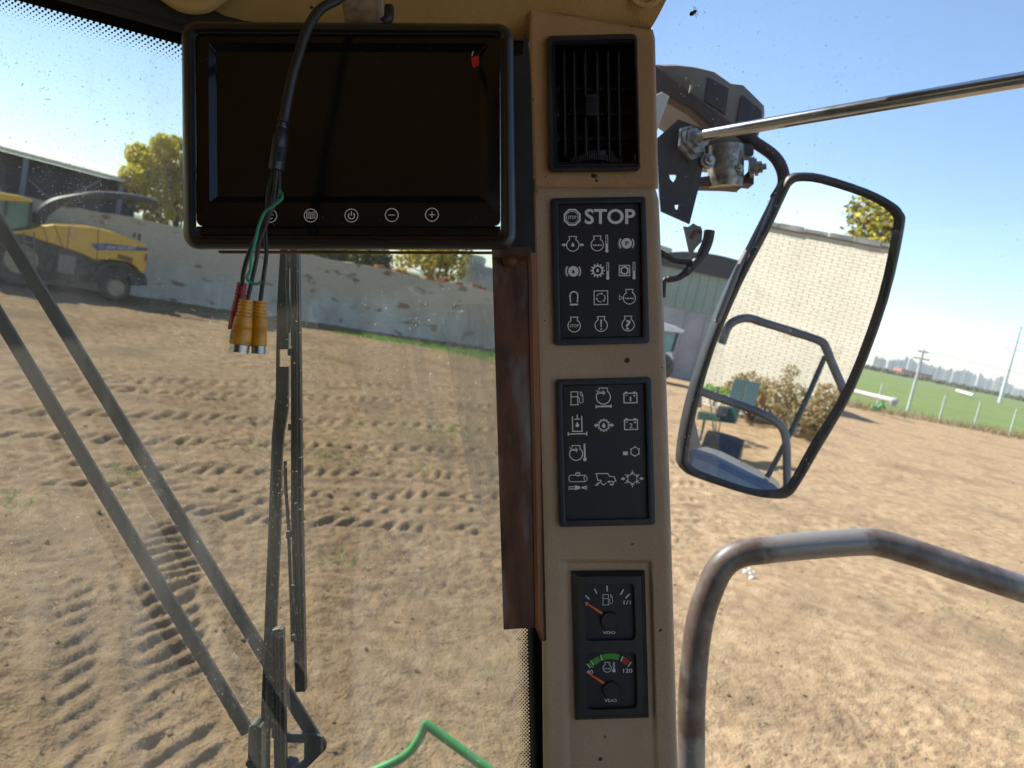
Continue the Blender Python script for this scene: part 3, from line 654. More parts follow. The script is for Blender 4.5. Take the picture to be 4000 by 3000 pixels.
M['gaugegreen'] = mat('gauge_green', (0.06, 0.36, 0.03), rough=0.5); M['gaugered'] = mat('gauge_red', (0.42, 0.03, 0.02), rough=0.5); M['needle'] = mat('needle_orange', (0.9, 0.17, 0.035), rough=0.4)
s = sg(0.0026); c = (664, 1010)
for a0, a1, mi in ((-142, -136, 0), (-131, -115, 0), (-111, -71, 0), (-63, -47, 1)):
    s.stroke([(c[0] - 10 + 205 * math.cos(math.radians(a)) * .96, c[1] + 205 * math.sin(math.radians(a))) for a in np.linspace(a0, a1, 10)], 44, False, mi)
s.done('coolant_band', gc, [M['gaugegreen'], M['gaugered']])
for (tip, base, cc, nm) in (((457, 395), (590, 480), (644, 530), 'fuel_needle'), ((470, 930), (604, 1012), (660, 1060), 'coolant_needle')):
    b = MB(); tv = Sym(*Z3, h=0.0045, MAP=PG); d = np.array(base, float) - tip; d /= np.linalg.norm(d); n_ = np.array([-d[1], d[0]])
    b.prism([tv.pt(np.array(tip) + n_ * 3), tv.pt(np.array(base) + n_ * 10), tv.pt(np.array(base) - n_ * 10), tv.pt(np.array(tip) - n_ * 3)], (0, 0, -0.001)); nd = build(b, nm, M['needle'], gc)
    b = MB(); b.lathe(tv.pt(cc, -0.0025), (0, 0, 1), [(0.0086, 0), (0.0086, 0.0035), (0.0081, 0.0042), (0.0001, 0.0042)], 32); build(b, 'needle_hub', M['bezel'], gc, smooth=True, autosmooth=30)

# ------------------------------------------------------------------ monitor
MD = 0.63
def MP(px, py, h=0.): return K(px, py, MD) * (1 - h / MD)
mon = thing('display_monitor', K(1360, 975, MD), 'black rear view monitor with a dark screen hanging below the roof', 'monitor', cab=True)
OUT = [(709, 84), (2004, 92), (2016, 976), (717, 974)]; IN = [(763, 130), (1953, 136), (1956, 924), (768, 922)]
def ring2(mb, outer, inner, prof): return ring(mb, outer, inner, prof, MP)
rim = build(ring2(MB(), rrect(OUT, 62, 8), rrect(IN, 26, 8), [(0, -0.03), (0, -0.008), (0.06, -0.003), (0.2, 0.001), (0.4, 0.003), (0.6, 0.0028), (0.8, 0.0005), (0.88, -0.0015), (1, -0.002), (1, -0.008)]), 'rubber_rim', M['frame'], mon, smooth=True, autosmooth=50)
SC0 = [(814, 166), (1903, 170), (1908, 791), (818, 792)]; SC1 = [(845, 203), (1872, 205), (1876, 766), (850, 768)]
INb = [(763, 130), (1953, 136), (1955, 884), (768, 884)]
bz = MB(); ring2(bz, rrect(INb, 24, 5), rrect(SC0, 4, 5), [(0, -0.003), (1, -0.0022), (1, -0.0034)]); ring2(bz, rrect(SC0, 4, 5), rrect(SC1, 3, 5), [(0, -0.0034), (1, -0.0085)])
ring2(bz, rrect([(768, 884), (1955, 884), (1956, 924), (768, 922)], 2, 5), rrect([(790, 895), (1935, 895), (1935, 915), (790, 914)], 2, 5), [(0, -0.003), (0.5, -0.0055), (1, -0.006)])
bz.add([MP(790, 895, -0.006), MP(1935, 895, -0.006), MP(1935, 915, -0.006), MP(790, 914, -0.006)], [(0, 1, 2, 3)])
build(bz, 'bezel', M['gloss'], mon)
b = MB(); b.add([MP(*p, -0.0084) for p in SC1], [(0, 1, 2, 3)]); scr = build(b, 'screen', M['screen'], mon)
b = MB(); b.prism([MP(-180 + 1016, -8.0 + 200, -0.03), MP(1900, 192, -.03), MP(1900, 860, -.03), MP(836, 860, -.03)], (0, 0, -0.012)); build(b, 'rear_case', M['blackplastic'], mon, bevel=0.003)
b = MB(); b.prism([MP(1840, 226, -0.0078), MP(1870, 216, -0.0078), MP(1871, 252, -0.0078), MP(1852, 264, -0.0078), MP(1845, 256, -0.0078)], (0, 0, -0.0005)); build(b, 'red_sticker', M['red'], mon)
b = MB(); b.prism([MP(1842, 218, -0.0078), MP(1848, 196, -0.0078), MP(1850, 197, -0.0078), MP(1844, 219, -0.0078)], (0, 0, -.0004)); build(b, 'sticker_tail', M['print'], mon)
ZM = (700, 0, 1.58)
def sm_(): return Sym(*ZM, h=-0.0022, MAP=MP)
PR = [M['print'], M['gloss']]
for i, (x, y) in enumerate(((562, 1332), (812, 1330), (1063, 1330), (1312, 1327), (1560, 1325))):
    s = sm_(); s.circ((x, y), 40, 4.2, 32)
    if i == 0: s.stroke([(x - 20, y - 5), (x + 20, y - 5)], 3.5); s.stroke([(x - 15, y + 12), (x, y + 22), (x + 15, y + 12)], 3.5)
    if i == 1:
        for sx in (-1, 1):
            s.stroke([(x, y - 16), (x + sx * 10, y - 21), (x + sx * 26, y - 20), (x + sx * 26, y + 16), (x + sx * 10, y + 15), (x, y + 20)], 3)
            for k in range(4): s.stroke([(x + sx * 6, y - 10 + k * 7), (x + sx * 20, y - 12 + k * 7)], 2.5)
        s.stroke([(x, y - 16), (x, y + 20)], 3)
    if i == 2: s.arc((x, y + 2), 19, -50, 230, 5); s.stroke([(x, y - 26), (x, y + 2)], 5)
    if i == 3: s.stroke([(x - 20, y), (x + 20, y)], 4)
    if i == 4: s.stroke([(x - 20, y), (x + 20, y)], 4); s.stroke([(x, y - 20), (x, y + 20)], 4, dh=.00005)
    s.done('touch_button', mon, PR)
# wrapped hanger that holds the monitor to the roof
b = MB(); b.prism([K(1322, -60, .655), K(1492, -60, .655), K(1498, 60, .655), K(1488, 95, .655), K(1345, 95, .655), K(1338, 50, .655)], (0, 0, -0.02))
M['tape'] = mat('clear_tape', (0.16, 0.12, 0.075), (0.32, 0.26, 0.18), 60, rough=0.18, bump=0.5, bscale=110, bdist=0.003)
build(b, 'taped_hanger', M['tape'], mon, bevel=0.004)

# hanging lead
lead = thing('monitor_lead', K(1320, -20, .6), 'black cable with splitter, red and yellow plugs hanging over the monitor', 'cable', cab=True)
b = MB(); b.tube(smoothpath([K(1520, 30, .645), K(1518, 70, .64), K(1495, 90, .64)], 6), 0.0042, 10)
b.tube(smoothpath([K(1400, -60, .63), K(1320, -2, .61), K(1250, 38, .595), K(1200, 114, .585), K(1168, 209, .58), K(1137, 316, .578), K(1108, 470, .578)], 8), 0.0038, 12)
build(b, 'main_cable', M['cable'], lead, smooth=True)
ax = K(1078, 668, .575) - K(1103, 490, .575); b = MB(); L_ = np.linalg.norm(ax); a0 = K(1106, 468, .575)
path = [a0 + ax * t for t in (0, .06, .07, .13, .14, .2, .21, .28, .34, .5, .8, 1.0, 1.10, 1.12)]
b.tube(path, [.0048, .0052, .0040, .0040, .0054, .0054, .0042, .0050, .0066, .0068, .0068, .0068, .0064, .0055], 16, flat=0.8)
for k in range(9): pass
spl = build(b, 'cable_splitter', M['bezel'], lead, smooth=True, autosmooth=35)
b = MB()
for k in range(10):
    p0 = K(1082, 572 + k * 6, .5685); p1 = K(1112, 576 + k * 6, .5685); b.tube([p0, p1], 0.00035, 5)
build(b, 'grip_rib', M['cable'], spl)
wires = {
 'r': [K(1072, 665, .575), K(1050, 740, .575), K(1040, 850, .578), K(995, 940, .578), K(965, 1010, .58), K(950, 1070, .582), K(946, 1115, .582)],
 'y1': [K(1080, 668, .572), K(1070, 760, .572), K(1045, 860, .57), K(1012, 950, .567), K(1002, 1010, .567), K(985, 1090, .567), K(964, 1180, .567)],
 'y2': [K(1090, 668, .575), K(1085, 760, .575), K(1040, 870, .572), K(1038, 930, .572), K(1040, 1000, .572), K(1028, 1090, .572), K(1016, 1185, .572)]}
for k_, p in wires.items():
    b = MB(); b.tube(smoothpath(p, 8), 0.0016 if k_ != 'r' else 0.0017, 10); build(b, 'branch_wire', M['cable'], lead, smooth=True)
b = MB(); b.tube(smoothpath([K(1092, 742, .569), K(1103, 765, .566), K(1092, 785, .565), K(1050, 815, .565), K(1030, 835, .565), K(1012, 880, .565), K(1000, 930, .564), K(986, 985, .563), K(979, 1020, .563), K(978, 1055, .563), K(966, 1078, .563), K(969, 1095, .563), K(990, 1108, .565), K(1012, 1107, .566), K(1020, 1098, .566)], 6), 0.00105, 8)
build(b, 'earth_wire', M['greenwire'], lead, smooth=True)
def plug(top, bot, d, wt, wb, mname, thread, nm):
    A0 = K(*top, d); B0 = K(*bot, d); a = B0 - A0; Ln = np.linalg.norm(a); rt = wt / 2 / F * d; rb = wb / 2 / F * d
    prof = []
    for k in range(5):
        t0 = k * .075; r = rt + (rb - rt) * t0 * .9
        prof += [(r, t0), (r, t0 + .045), (r * .86, t0 + .05), (r * .86, t0 + .07)]
    for t in (.38, .5, .57): prof.append((rt + (rb - rt) * min(1, t * 1.25), t))
    for t in (.585, .615, .645): r = rt + (rb - rt) * min(1, t * 1.25); prof += [(r, t), (r * .965, t + .008), (r, t + .016)]
    prof += [(rb, .8), (rb, .985), (rb * .93, 1.0)]
    b = MB(); b.lathe(A0, a, [(r, t * Ln) for r, t in prof], 24); o = build(b, nm, M[mname], lead, smooth=True, autosmooth=35)
    if thread:
        pr = [(rb * .8, 0)]; n = 5; hh = 0.0058
        for k in range(n): pr += [(rb * .90, hh * (k + .1) / n), (rb * .90, hh * (k + .55) / n), (rb * .80, hh * (k + .7) / n), (rb * .80, hh * (k + .95) / n)]
        pr += [(rb * .84, hh), (rb * .7, hh), (rb * .66, hh - .004), (0.0001, hh - .004)]
        b = MB(); b.lathe(B0, a, pr, 24); build(b, 'thread_ring', M['chrome'], o, smooth=True, autosmooth=30)
plug((946, 1105), (918, 1290), .588, 40, 56, 'redconn', False, 'red_plug')
plug((962, 1172), (938, 1347), .567, 52, 84, 'yellowconn', True, 'yellow_plug')
plug((1015, 1177), (1010, 1352), .573, 52, 62, 'yellowconn', True, 'yellow_plug')

# ------------------------------------------------------------------ rusty bracket
br = thing('angle_bracket', K(2040, 2480, .70), 'rusty steel angle bracket under the monitor along the tan pillar', 'bracket', cab=True)
b = MB(); b.prism([K(1921, 975, .70), K(2062, 975, .70), K(2092, 2452, .70), K(1967, 2461, .70)], (0, 0, -0.004)); build(b, 'front_leaf', M['rust'], br, bevel=0.0008)
b = MB(); b.prism([K(2062, 975, .699), K(2079, 700, .735), K(2090, 1200, .735), K(2122, 2500, .735), K(2113, 2505, .735), K(2092, 2454, .699)], (0.003, 0, 0)); build(b, 'side_leaf', M['rustorange'], br)
b = MB(); b.prism([K(1990, 225, .70), K(2040, 215, .70), K(2047, 135, .70), K(2064, 150, .70), K(2074, 300, .70), K(2092, 985, .70), K(1990, 985, .70)], (0, 0, -0.003)); build(b, 'strap_gap_shade', M['blackplastic'], br)  # strap edge widened into a dark sheet standing in for the shaded gap
b = MB(); b.prism([K(853, 978, .66), K(1925, 982, .66), K(1925, 989, .66), K(853, 986, .66)], (0, 0.0, -0.006)); build(b, 'shelf_leaf', M['rustorange'], br)
b = MB(); b.prism([K(1921, 965, .672), K(2070, 965, .672), K(2066, 1002, .672), K(1921, 986, .672)], (0, 0, -0.024)); build(b, 'corner_gusset', M['rust'], br)
b = MB(); b.lathe(K(2090, 2190, .713), (-1, 0, .5), [(.005, -.002), (.005, .0015), (.0035, .003), (.0001, .0034)], 14); build(b, 'bolt', M['zinc'], br, smooth=True)
b = MB(); b.lathe(K(1990, 1010, .69), (0, 0, 1), [(.007, -.006), (.006, 0), (.003, .002), (.0001, .002)], 12); build(b, 'weld_bead', M['rust'], br, smooth=True)

# ------------------------------------------------------------------ wipers (outside the windscreen)
def WG(px, py, h=0.05): return K(px, py, gd(px, py) + h)
def strip(mb, left, right, thick, h=0.05):
    """flat bar between two px polylines, extruded away from the viewer"""
    pts = [WG(*p, h) for p in left] + [WG(*p, h) for p in reversed(right)]
    n = len(left)
    for i in range(n - 1):
        mb.prism([WG(*left[i], h), WG(*right[i], h), WG(*right[i + 1], h), WG(*left[i + 1], h)], (0, 0, -thick))
    return mb
wl = thing('wiper_linkage', WG(1100, 3100), 'pair of parallel black wiper arms slanting across the windscreen to a pivot plate', 'wiper arm', cab=True)
for a, b_, wd in (((-90, 742), (1228, 2890), 50), ((-90, 1104), (965, 2866), 51)):
    d = np.array(b_, float) - a; d /= np.linalg.norm(d); n_ = np.array([-d[1], d[0]]) * wd / 2
    b = MB(); b.prism([WG(*(np.array(a) + n_), .058), WG(*(np.array(a) - n_), .058), WG(*(np.array(b_) - n_), .058), WG(*(np.array(b_) + n_), .058)], (0, 0, -0.007))
    build(b, 'linkage_arm', M['wiper'], wl, bevel=0.0012)
b = MB()
strip(b, [(1113, 2866), (1225, 2868)], [(1113, 2902), (1225, 2904)], .006, .05)
plate = [(1188, 2868), (1230, 2869), (1258, 2879), (1274, 2903), (1272, 2930), (1246, 2955), (1200, 3000), (1120, 3050), (1113, 3020), (1186, 2966)]
b.prism([WG(*p, .05) for p in plate], (0, 0, -.006)); b.v = [tuple(v) for v in b.v]
build(b, 'pivot_plate', M['wiper'], wl, bevel=0.001)
b = MB(); b.lathe(WG(1246, 2918, .05), (0, 0, 1), [(.0052, -.001), (.0052, .002), (.0035, .003), (.0001, .003)], 14); build(b, 'pivot_bolt', M['wiperlight'], wl, smooth=True)
b = MB(); b.lathe(WG(1110, 2985, .045), (1, .25, 0), [(.007, 0), (.0085, .003), (.007, .006), (.0085, .009), (.006, .013), (.004, .018), (.0001, .02)], 14); build(b, 'spindle_cap', M['blue'], wl, smooth=True)
b = MB(); b.prism([WG(968, 2842, .035), WG(985, 2828, .035), WG(1000, 2834, .035), WG(1002, 3120, .035), WG(962, 3120, .035)], (0, 0, -.025)); build(b, 'motor_cover', M['wiper'], wl, bevel=.003)
b = MB(); strip(b, [(1004, 2838), (1006, 3100)], [(1020, 2842), (1022, 3100)], .02, .04); build(b, 'cover_rib', M['wiperlight'], wl, bevel=.001)
b = MB(); b.lathe(WG(978, 2980, .034), (0, 0, 1), [(.006, 0), (.005, .003), (.0001, .004)], 14); build(b, 'cover_screw', M['wiperlight'], wl, smooth=True)

wa = thing('windscreen_wiper', WG(1060, 2850), 'long black wiper standing upright outside the windscreen below the monitor', 'wiper', cab=True)
La = [(1092, 560), (1094, 985), (1082, 1190), (1079, 1364)]; Ra = [(1124, 560), (1124, 985), (1126, 1190), (1126, 1364)]
b = MB(); strip(b, La, Ra, .006, .062); strip(b, [(1079, 1364), (1078, 1432)], [(1089, 1364), (1089, 1432)], .006, .062)
strip(b, [(1078, 1432), (1077, 1560), (1066, 1690), (1060, 1790), (1055, 2000), (1038, 2420), (1020, 2845)], [(1126, 1432), (1124, 1600), (1108, 1690), (1100, 1790), (1097, 2000), (1080, 2420), (1060, 2845)], .006, .062)
build(b, 'wiper_arm', M['wiper'], wa)
b = MB(); strip(b, [(1074, 1560), (1062, 1700), (1054, 1900), (1050, 2010), (1017, 2845)], [(1079, 1560), (1067, 1700), (1059, 1900), (1055, 2010), (1022, 2845)], .010, .058); build(b, 'arm_flange', M['wiperlight'], wa)
b = MB(); strip(b, [(1133, 560), (1133, 985), (1136, 2000), (1152, 2704)], [(1164, 560), (1165, 985), (1178, 2000), (1191, 2704)], .012, .030); build(b, 'rubber_blade', M['bladerubber'], wa, bevel=.0008)
for off, m_ in ((2, 'wiperlight'), (14, 'wiper'), (22, 'wiperlight')):
    b = MB(); strip(b, [(1133 + off, 560), (1133 + off, 985), (1136 + off, 2000), (1150 + off, 2500)], [(1137 + off, 560), (1137 + off, 985), (1140 + off, 2000), (1154 + off, 2500)], .004, .026); build(b, 'spring_strip', M[m_], wa)
for (q) in ([(1126, 990), (1122, 1120), (1128, 1220), (1126, 1300)], [(1114, 1800), (1116, 1900), (1124, 2010), (1130, 2090)], [(1128, 2090), (1134, 2260), (1140, 2420), (1142, 2500)]):
    b = MB(); b.tube(smoothpath([WG(*p, .034) for p in q], 5), .0022, 8); build(b, 'blade_yoke', M['wiperlight'], wa, smooth=True)
for (x, y) in ((1126, 1030), (1128, 1375), (1130, 1668), (1122, 2090), (1142, 2300), (1144, 2495)):
    b = MB(); b.prism([WG(x - 6, y - 14, .024), WG(x + 10, y - 14, .024), WG(x + 10, y + 14, .024), WG(x - 6, y + 14, .024)], (0, 0, -.012)); build(b, 'yoke_clip', M['wiper'], wa, bevel=.001)

wb = thing('windscreen_wiper', WG(1080, 3120), 'short black wiper blade rising beside the wiper motor at the lower edge', 'wiper', cab=True)
b = MB(); strip(b, [(1068, 2460), (1078, 3120)], [(1104, 2462), (1117, 3120)], .012, .022); build(b, 'rubber_blade', M['bladerubber'], wb, bevel=.0008)
for x0 in (1060, 1073, 1084):
    b = MB(); strip(b, [(x0, 2470), (x0 + 13, 3120)], [(x0 + 5, 2470), (x0 + 18, 3120)], .005, .018); build(b, 'spring_strip', M['wiperlight' if x0 != 1073 else 'wiper'], wb)
b = MB(); b.prism([WG(1060, 2462, .015), WG(1088, 2456, .015), WG(1102, 2462, .015), WG(1100, 2474, .015), WG(1060, 2482, .015)], (0, 0, -.014)); build(b, 'blade_end_cap', M['wiperlight'], wb, bevel=.001)
b = MB(); b.tube(smoothpath([WG(1054, 2660, .02), WG(1056, 2710, .02), WG(1064, 2790, .02), WG(1068, 2880, .02)], 5), .0022, 8); b.tube([WG(1050, 2660, .022), WG(1045, 3120, .022)], .003, 8); build(b, 'blade_yoke', M['wiperlight'], wb, smooth=True)
b = MB(); b.prism([WG(1044, 2655, .016), WG(1060, 2655, .016), WG(1062, 2712, .016), WG(1046, 2712, .016)], (0, 0, -.01)); build(b, 'yoke_clip', M['wiperlight'], wb, bevel=.001)

# green guard rod in front of the machine
gr = thing('guard_rod', K(1700, 3300, 2.3), 'bright green bent rod poking up below the windscreen', 'rod', cab=True)
b = MB(); b.tube(smoothpath([K(1340, 3060, 2.3), K(1490, 3000, 2.3), K(1585, 2950, 2.3), K(1635, 2890, 2.3), K(1665, 2825, 2.3)], 6), .0135, 12); build(b, 'bent_rod', M['greenpaint'], gr, smooth=True)
b = MB(); b.tube([K(1660, 2825, 2.3), K(1790, 2920, 2.27), K(2050, 3110, 2.2)], .0145, 12); build(b, 'straight_rod', M['greenpaint'], gr, smooth=True)

# ------------------------------------------------------------------ door mirror on its arm, outside the side window
MAZ = math.radians(182.5); MTI = math.radians(2.5)
MN = np.array([math.sin(MAZ) * math.cos(MTI), math.cos(MAZ) * math.cos(MTI), -math.sin(MTI)]); M0 = W(3090, 1330, 1.2)
def MR(px, py, D):                                                    # where the mirror sees, at path depth D
    p = W(px, py, D); return p - 2 * ((p - M0) @ MN) * MN
def MM(px, py, h=0.): return onplane(px, py, M0, MN) + MN * h
rv = thing('wing_mirror', MM(3060, 720), 'large rounded wing mirror in a black frame reflecting the white brick wall', 'mirror')
zo = [(740, 85), (850, 95), (1050, 160), (1170, 222), (1218, 270), (1226, 340), (1150, 680), (1000, 1080), (830, 1380), (745, 1525), (695, 1588), (630, 1600), (500, 1580), (260, 1503), (195, 1465), (176, 1410), (215, 1180), (300, 900), (420, 600), (560, 340), (655, 140), (690, 98)]
zi = [(745, 128), (840, 138), (1030, 198), (1135, 252), (1170, 290), (1173, 350), (1100, 680), (950, 1080), (790, 1345), (705, 1500), (665, 1545), (610, 1556), (500, 1545), (280, 1468), (235, 1432), (226, 1390), (262, 1200), (348, 900), (475, 600), (600, 360), (685, 178), (708, 142)]
po = smoothpath([np.array((2500 + x / 1.185, 600 + y / 1.185)) for x, y in zo], 3, True); pi_ = smoothpath([np.array((2500 + x / 1.185, 600 + y / 1.185)) for x, y in zi], 3, True)
rings = []
for t, h in ((0.0, -.03), (0.0, -.004), (.12, .004), (.35, .009), (.65, .009), (.9, .003), (1.0, -.001), (1.0, -.004)): rings.append([MM(*(o * (1 - t) + i * t), h) for o, i in zip(po, pi_)])
b = MB().loft(rings, True, True, False); build(b, 'mirror_housing', M['mframe'], rv, smooth=True, autosmooth=60)
b = MB(); b.add([MM(*p, -.002) for p in pi_], [list(range(len(pi_)))]); build(b, 'mirror_glass', M['mirror'], rv)
b = MB(); b.tube(smoothpath([K(2860, 500, 1.23), K(2950, 557, 1.22), K(3020, 607, 1.21), K(3054, 660, 1.20), K(3060, 720, 1.195), K(3030, 775, 1.19)], 8), .0095, 14)
b.v = [tuple(k2w(v)) for v in b.v]; build(b, 'mirror_arm', M['beamrust'], rv, smooth=True)
b = MB(); b.tube([K(3032, 760, 1.19), K(2880, 1060, 1.185), K(2800, 1260, 1.185)], .0048, 10); b.v = [tuple(k2w(v)) for v in b.v]; build(b, 'clamp_strip', M['grey'], rv, smooth=True)

bk = thing('roof_bracket', K(2650, 860, 1.22), 'dark steel roof corner bracket with bolts and lamp beside the vent', 'bracket', cab=True)
def bp(z, ox=2500, oy=150, sc=2.212, d=1.2): return [K(ox + x / sc, oy + y / sc, d) for x, y in z]
def holed(mb, outer, hole, d, th=.006, n=28):
    c = np.mean(hole, axis=0)
    def hit(poly, a):
        u = np.array([math.cos(a), math.sin(a)]); best = 0
        for i in range(len(poly)):
            p = np.array(poly[i], float) - c; q = np.array(poly[(i + 1) % len(poly)], float) - c; e = q - p; den = u[0] * e[1] - u[1] * e[0]
            if abs(den) < 1e-9: continue
            t = (p[0] * e[1] - p[1] * e[0]) / den; k = (p[0] * u[1] - p[1] * u[0]) / den
            if t > 0 and -1e-6 <= k <= 1 + 1e-6: best = max(best, t)
        return c + u * best
    an = sorted(set([2 * math.pi * k / n for k in range(n)] + [math.atan2(*(np.array(p, float) - c)[::-1]) % (2 * math.pi) for p in outer]))
    o = [hit(outer, a) for a in an]; h = [hit(hole, a) for a in an]; f = lambda L, dd: bp([tuple(x) for x in L], d=dd)
    mb.loft([f(o, d), f(h, d), [p + np.array([0, 0, -th]) for p in f(h, d)], [p + np.array([0, 0, -th]) for p in f(o, d)], f(o, d)], True, False, False); return mb
b = MB(); holed(b, [(150, 1000), (150, 860), (330, 700), (550, 780), (552, 1050), (512, 1285), (495, 1340), (168, 1340)], [(252, 1172), (318, 1172), (312, 1206), (286, 1244), (260, 1214)], 1.2)
holed(b, [(168, 1340), (495, 1340), (430, 1600), (182, 1490)], [(300, 1436), (336, 1430), (330, 1466), (314, 1484), (302, 1462)], 1.2); build(b, 'side_plate', M['dark'], bk)
# rounded roof corner
hz = [(100, 250), (250, 248), (420, 268), (600, 312), (760, 425), (880, 440), (960, 520), (1060, 620), (1065, 700), (1005, 900), (950, 1000), (560, 960), (540, 700), (150, 420)]
c0 = np.mean(bp(hz, d=1.24), axis=0)
rings = []
for sc_, d_ in ((0.86, 1.225), (0.95, 1.232), (1.0, 1.25), (1.0, 1.36), (0.9, 1.40)):
    rr_ = bp(hz, d=1.25); cc = np.mean(rr_, axis=0); rings.append([np.array([cc[0] + (p[0] - cc[0]) * sc_, cc[1] + (p[1] - cc[1]) * sc_, -d_]) for p in rr_])
build(MB().loft(rings), 'roof_corner', M['grey'], bk, smooth=True, autosmooth=50)
b = MB(); b.prism(bp([(100, 190), (160, 240), (840, 755), (790, 800), (640, 790), (440, 610), (100, 420)], d=1.205), (0, 0, -.03)); build(b, 'diagonal_beam', M['beamrust'], bk, bevel=.004)
b = MB(); b.prism(bp([(590, 330), (770, 430), (740, 660), (560, 540)], d=1.222), (0, 0, -.004)); build(b, 'painted_shade', M['dark'], bk, bevel=.001)  # shade between the sunlit patches of the cover, laid on as dark material
b = MB(); b.prism(bp([(880, 480), (1050, 620), (1055, 715), (990, 880), (830, 745)], d=1.222), (0, 0, -.004)); build(b, 'painted_shade', M['dark'], bk, bevel=.001)  # second dark piece painting shade on the cover
b = MB(); b.prism(bp([(400, 330), (455, 350), (470, 420), (420, 480), (440, 400)], d=1.20), (0, 0, -.01)); build(b, 'hose_clip', M['grey'], bk, bevel=.002)
b = MB(); b.prism(bp([(135, 490), (190, 460), (255, 495), (140, 820)], d=1.195), (0, 0, -.004)); build(b, 'pale_bracket', M['white'], bk, bevel=.001)
b = MB(); b.prism(bp([(505, 1200), (640, 1180), (880, 1200), (980, 1110), (990, 1010), (985, 1260), (890, 1250), (880, 1290), (740, 1280), (515, 1275)], d=1.21), (0, 0, -.03)); build(b, 'lamp_bracket', M['beamrust'], bk, bevel=.002)
b = MB(); b.prism(bp([(560, 920), (990, 900), (985, 1010), (870, 1010), (560, 1010)], d=1.215), (0, 0, -.03)); build(b, 'lamp_arm', M['dark'], bk, bevel=.002)
b = MB(); b.lathe(bp([(740, 1100)], d=1.215)[0], (0, 1, .05), [(.001, -.034), (.026, -.034), (.028, -.02), (.028, .03), (.001, .032)], 22); build(b, 'work_lamp', M['zinc'], bk, smooth=True, autosmooth=40)
for (x, y, r_, ax_) in ((585, 1060, .0085, (.2, 0, 1)), (1005, 1120, .0085, (1, .1, .3)), (960, 1110, .012, (1, .1, .3)), (850, 1130, .006, (0, 0, 1)), (450, 900, .021, (.6, .1, 1))):
    b = MB(); b.lathe(bp([(x, y)], d=1.195)[0], ax_, [(r_ * 1.4, -.003), (r_ * 1.4, .002), (r_, .0022), (r_, .009), (r_ * .55, .0095), (r_ * .55, .015), (.0001, .015)], 6 if r_ > .011 else 14); build(b, 'hex_bolt', M['zinc'], bk)
b = MB(); b.prism(bp([(855, 960), (880, 960), (870, 1180), (845, 1180)], d=1.19), (0, 0, -.01)); build(b, 'lamp_tab', M['grey'], bk)

rod = thing('tie_rod', K(2690, 545, 1.19), 'shiny steel tie rod running from the roof bracket to the right', 'rod', cab=True)
A = K(2755, 527, 1.175); B = K(4150, 284, .86)
b = MB(); b.tube([A, (A + B) / 2, B], .0092, 16); build(b, 'rod_shaft', M['steel'], rod, smooth=True)
A0 = K(2690, 541, 1.19); pr = []
L_ = np.linalg.norm(A - A0)
for k in range(11): pr += [(.0088, L_ * (k + .1) / 11), (.0076, L_ * (k + .6) / 11)]
b = MB(); b.lathe(A0, A - A0, pr, 14); build(b, 'rod_thread', M['zinc'], rod)
b = MB(); b.lathe(K(2684, 543, 1.192), (B - A0), [(.017, 0), (.017, .006)], 6); build(b, 'lock_nut', M['zinc'], rod)

cl = thing('wiring_loom', K(2700, 890, 1.2), 'black taped cable dangling from a small metal tag under the roof bracket', 'cable', cab=True)
def cp_(z): return [K(2550 + x / 2.371, 800 + y / 2.371, 1.2) for x, y in z]
b = MB(); b.prism(cp_([(282, 196), (330, 205), (375, 168), (410, 190), (450, 200), (462, 250), (455, 340), (400, 400), (352, 472), (335, 440)]), (0, 0, -.004)); build(b, 'metal_tag', M['grey'], cl, bevel=.001)
b = MB(); b.tube(smoothpath(cp_([(525, 240), (510, 330), (470, 430), (400, 530), (310, 620), (240, 672), (150, 690), (110, 700), (100, 760), (95, 860)]), 6), [.0085] * 14 + [.0072] * 12 + [.0055] * 12 + [.0042] * 17, 10); b.v = [tuple(v) for v in b.v]; build(b, 'taped_cable', M['cable'], cl, smooth=True)
b = MB(); b.tube(smoothpath(cp_([(60, 440), (130, 480), (200, 515), (300, 525), (350, 520)]), 6), .0055, 10); build(b, 'side_cable', M['cable'], cl, smooth=True)
b = MB(); b.tube(smoothpath(cp_([(450, 250), (400, 245), (370, 280), (360, 315)]), 5), .003, 8); build(b, 'rubber_strap', M['rustorange'], cl, smooth=True)

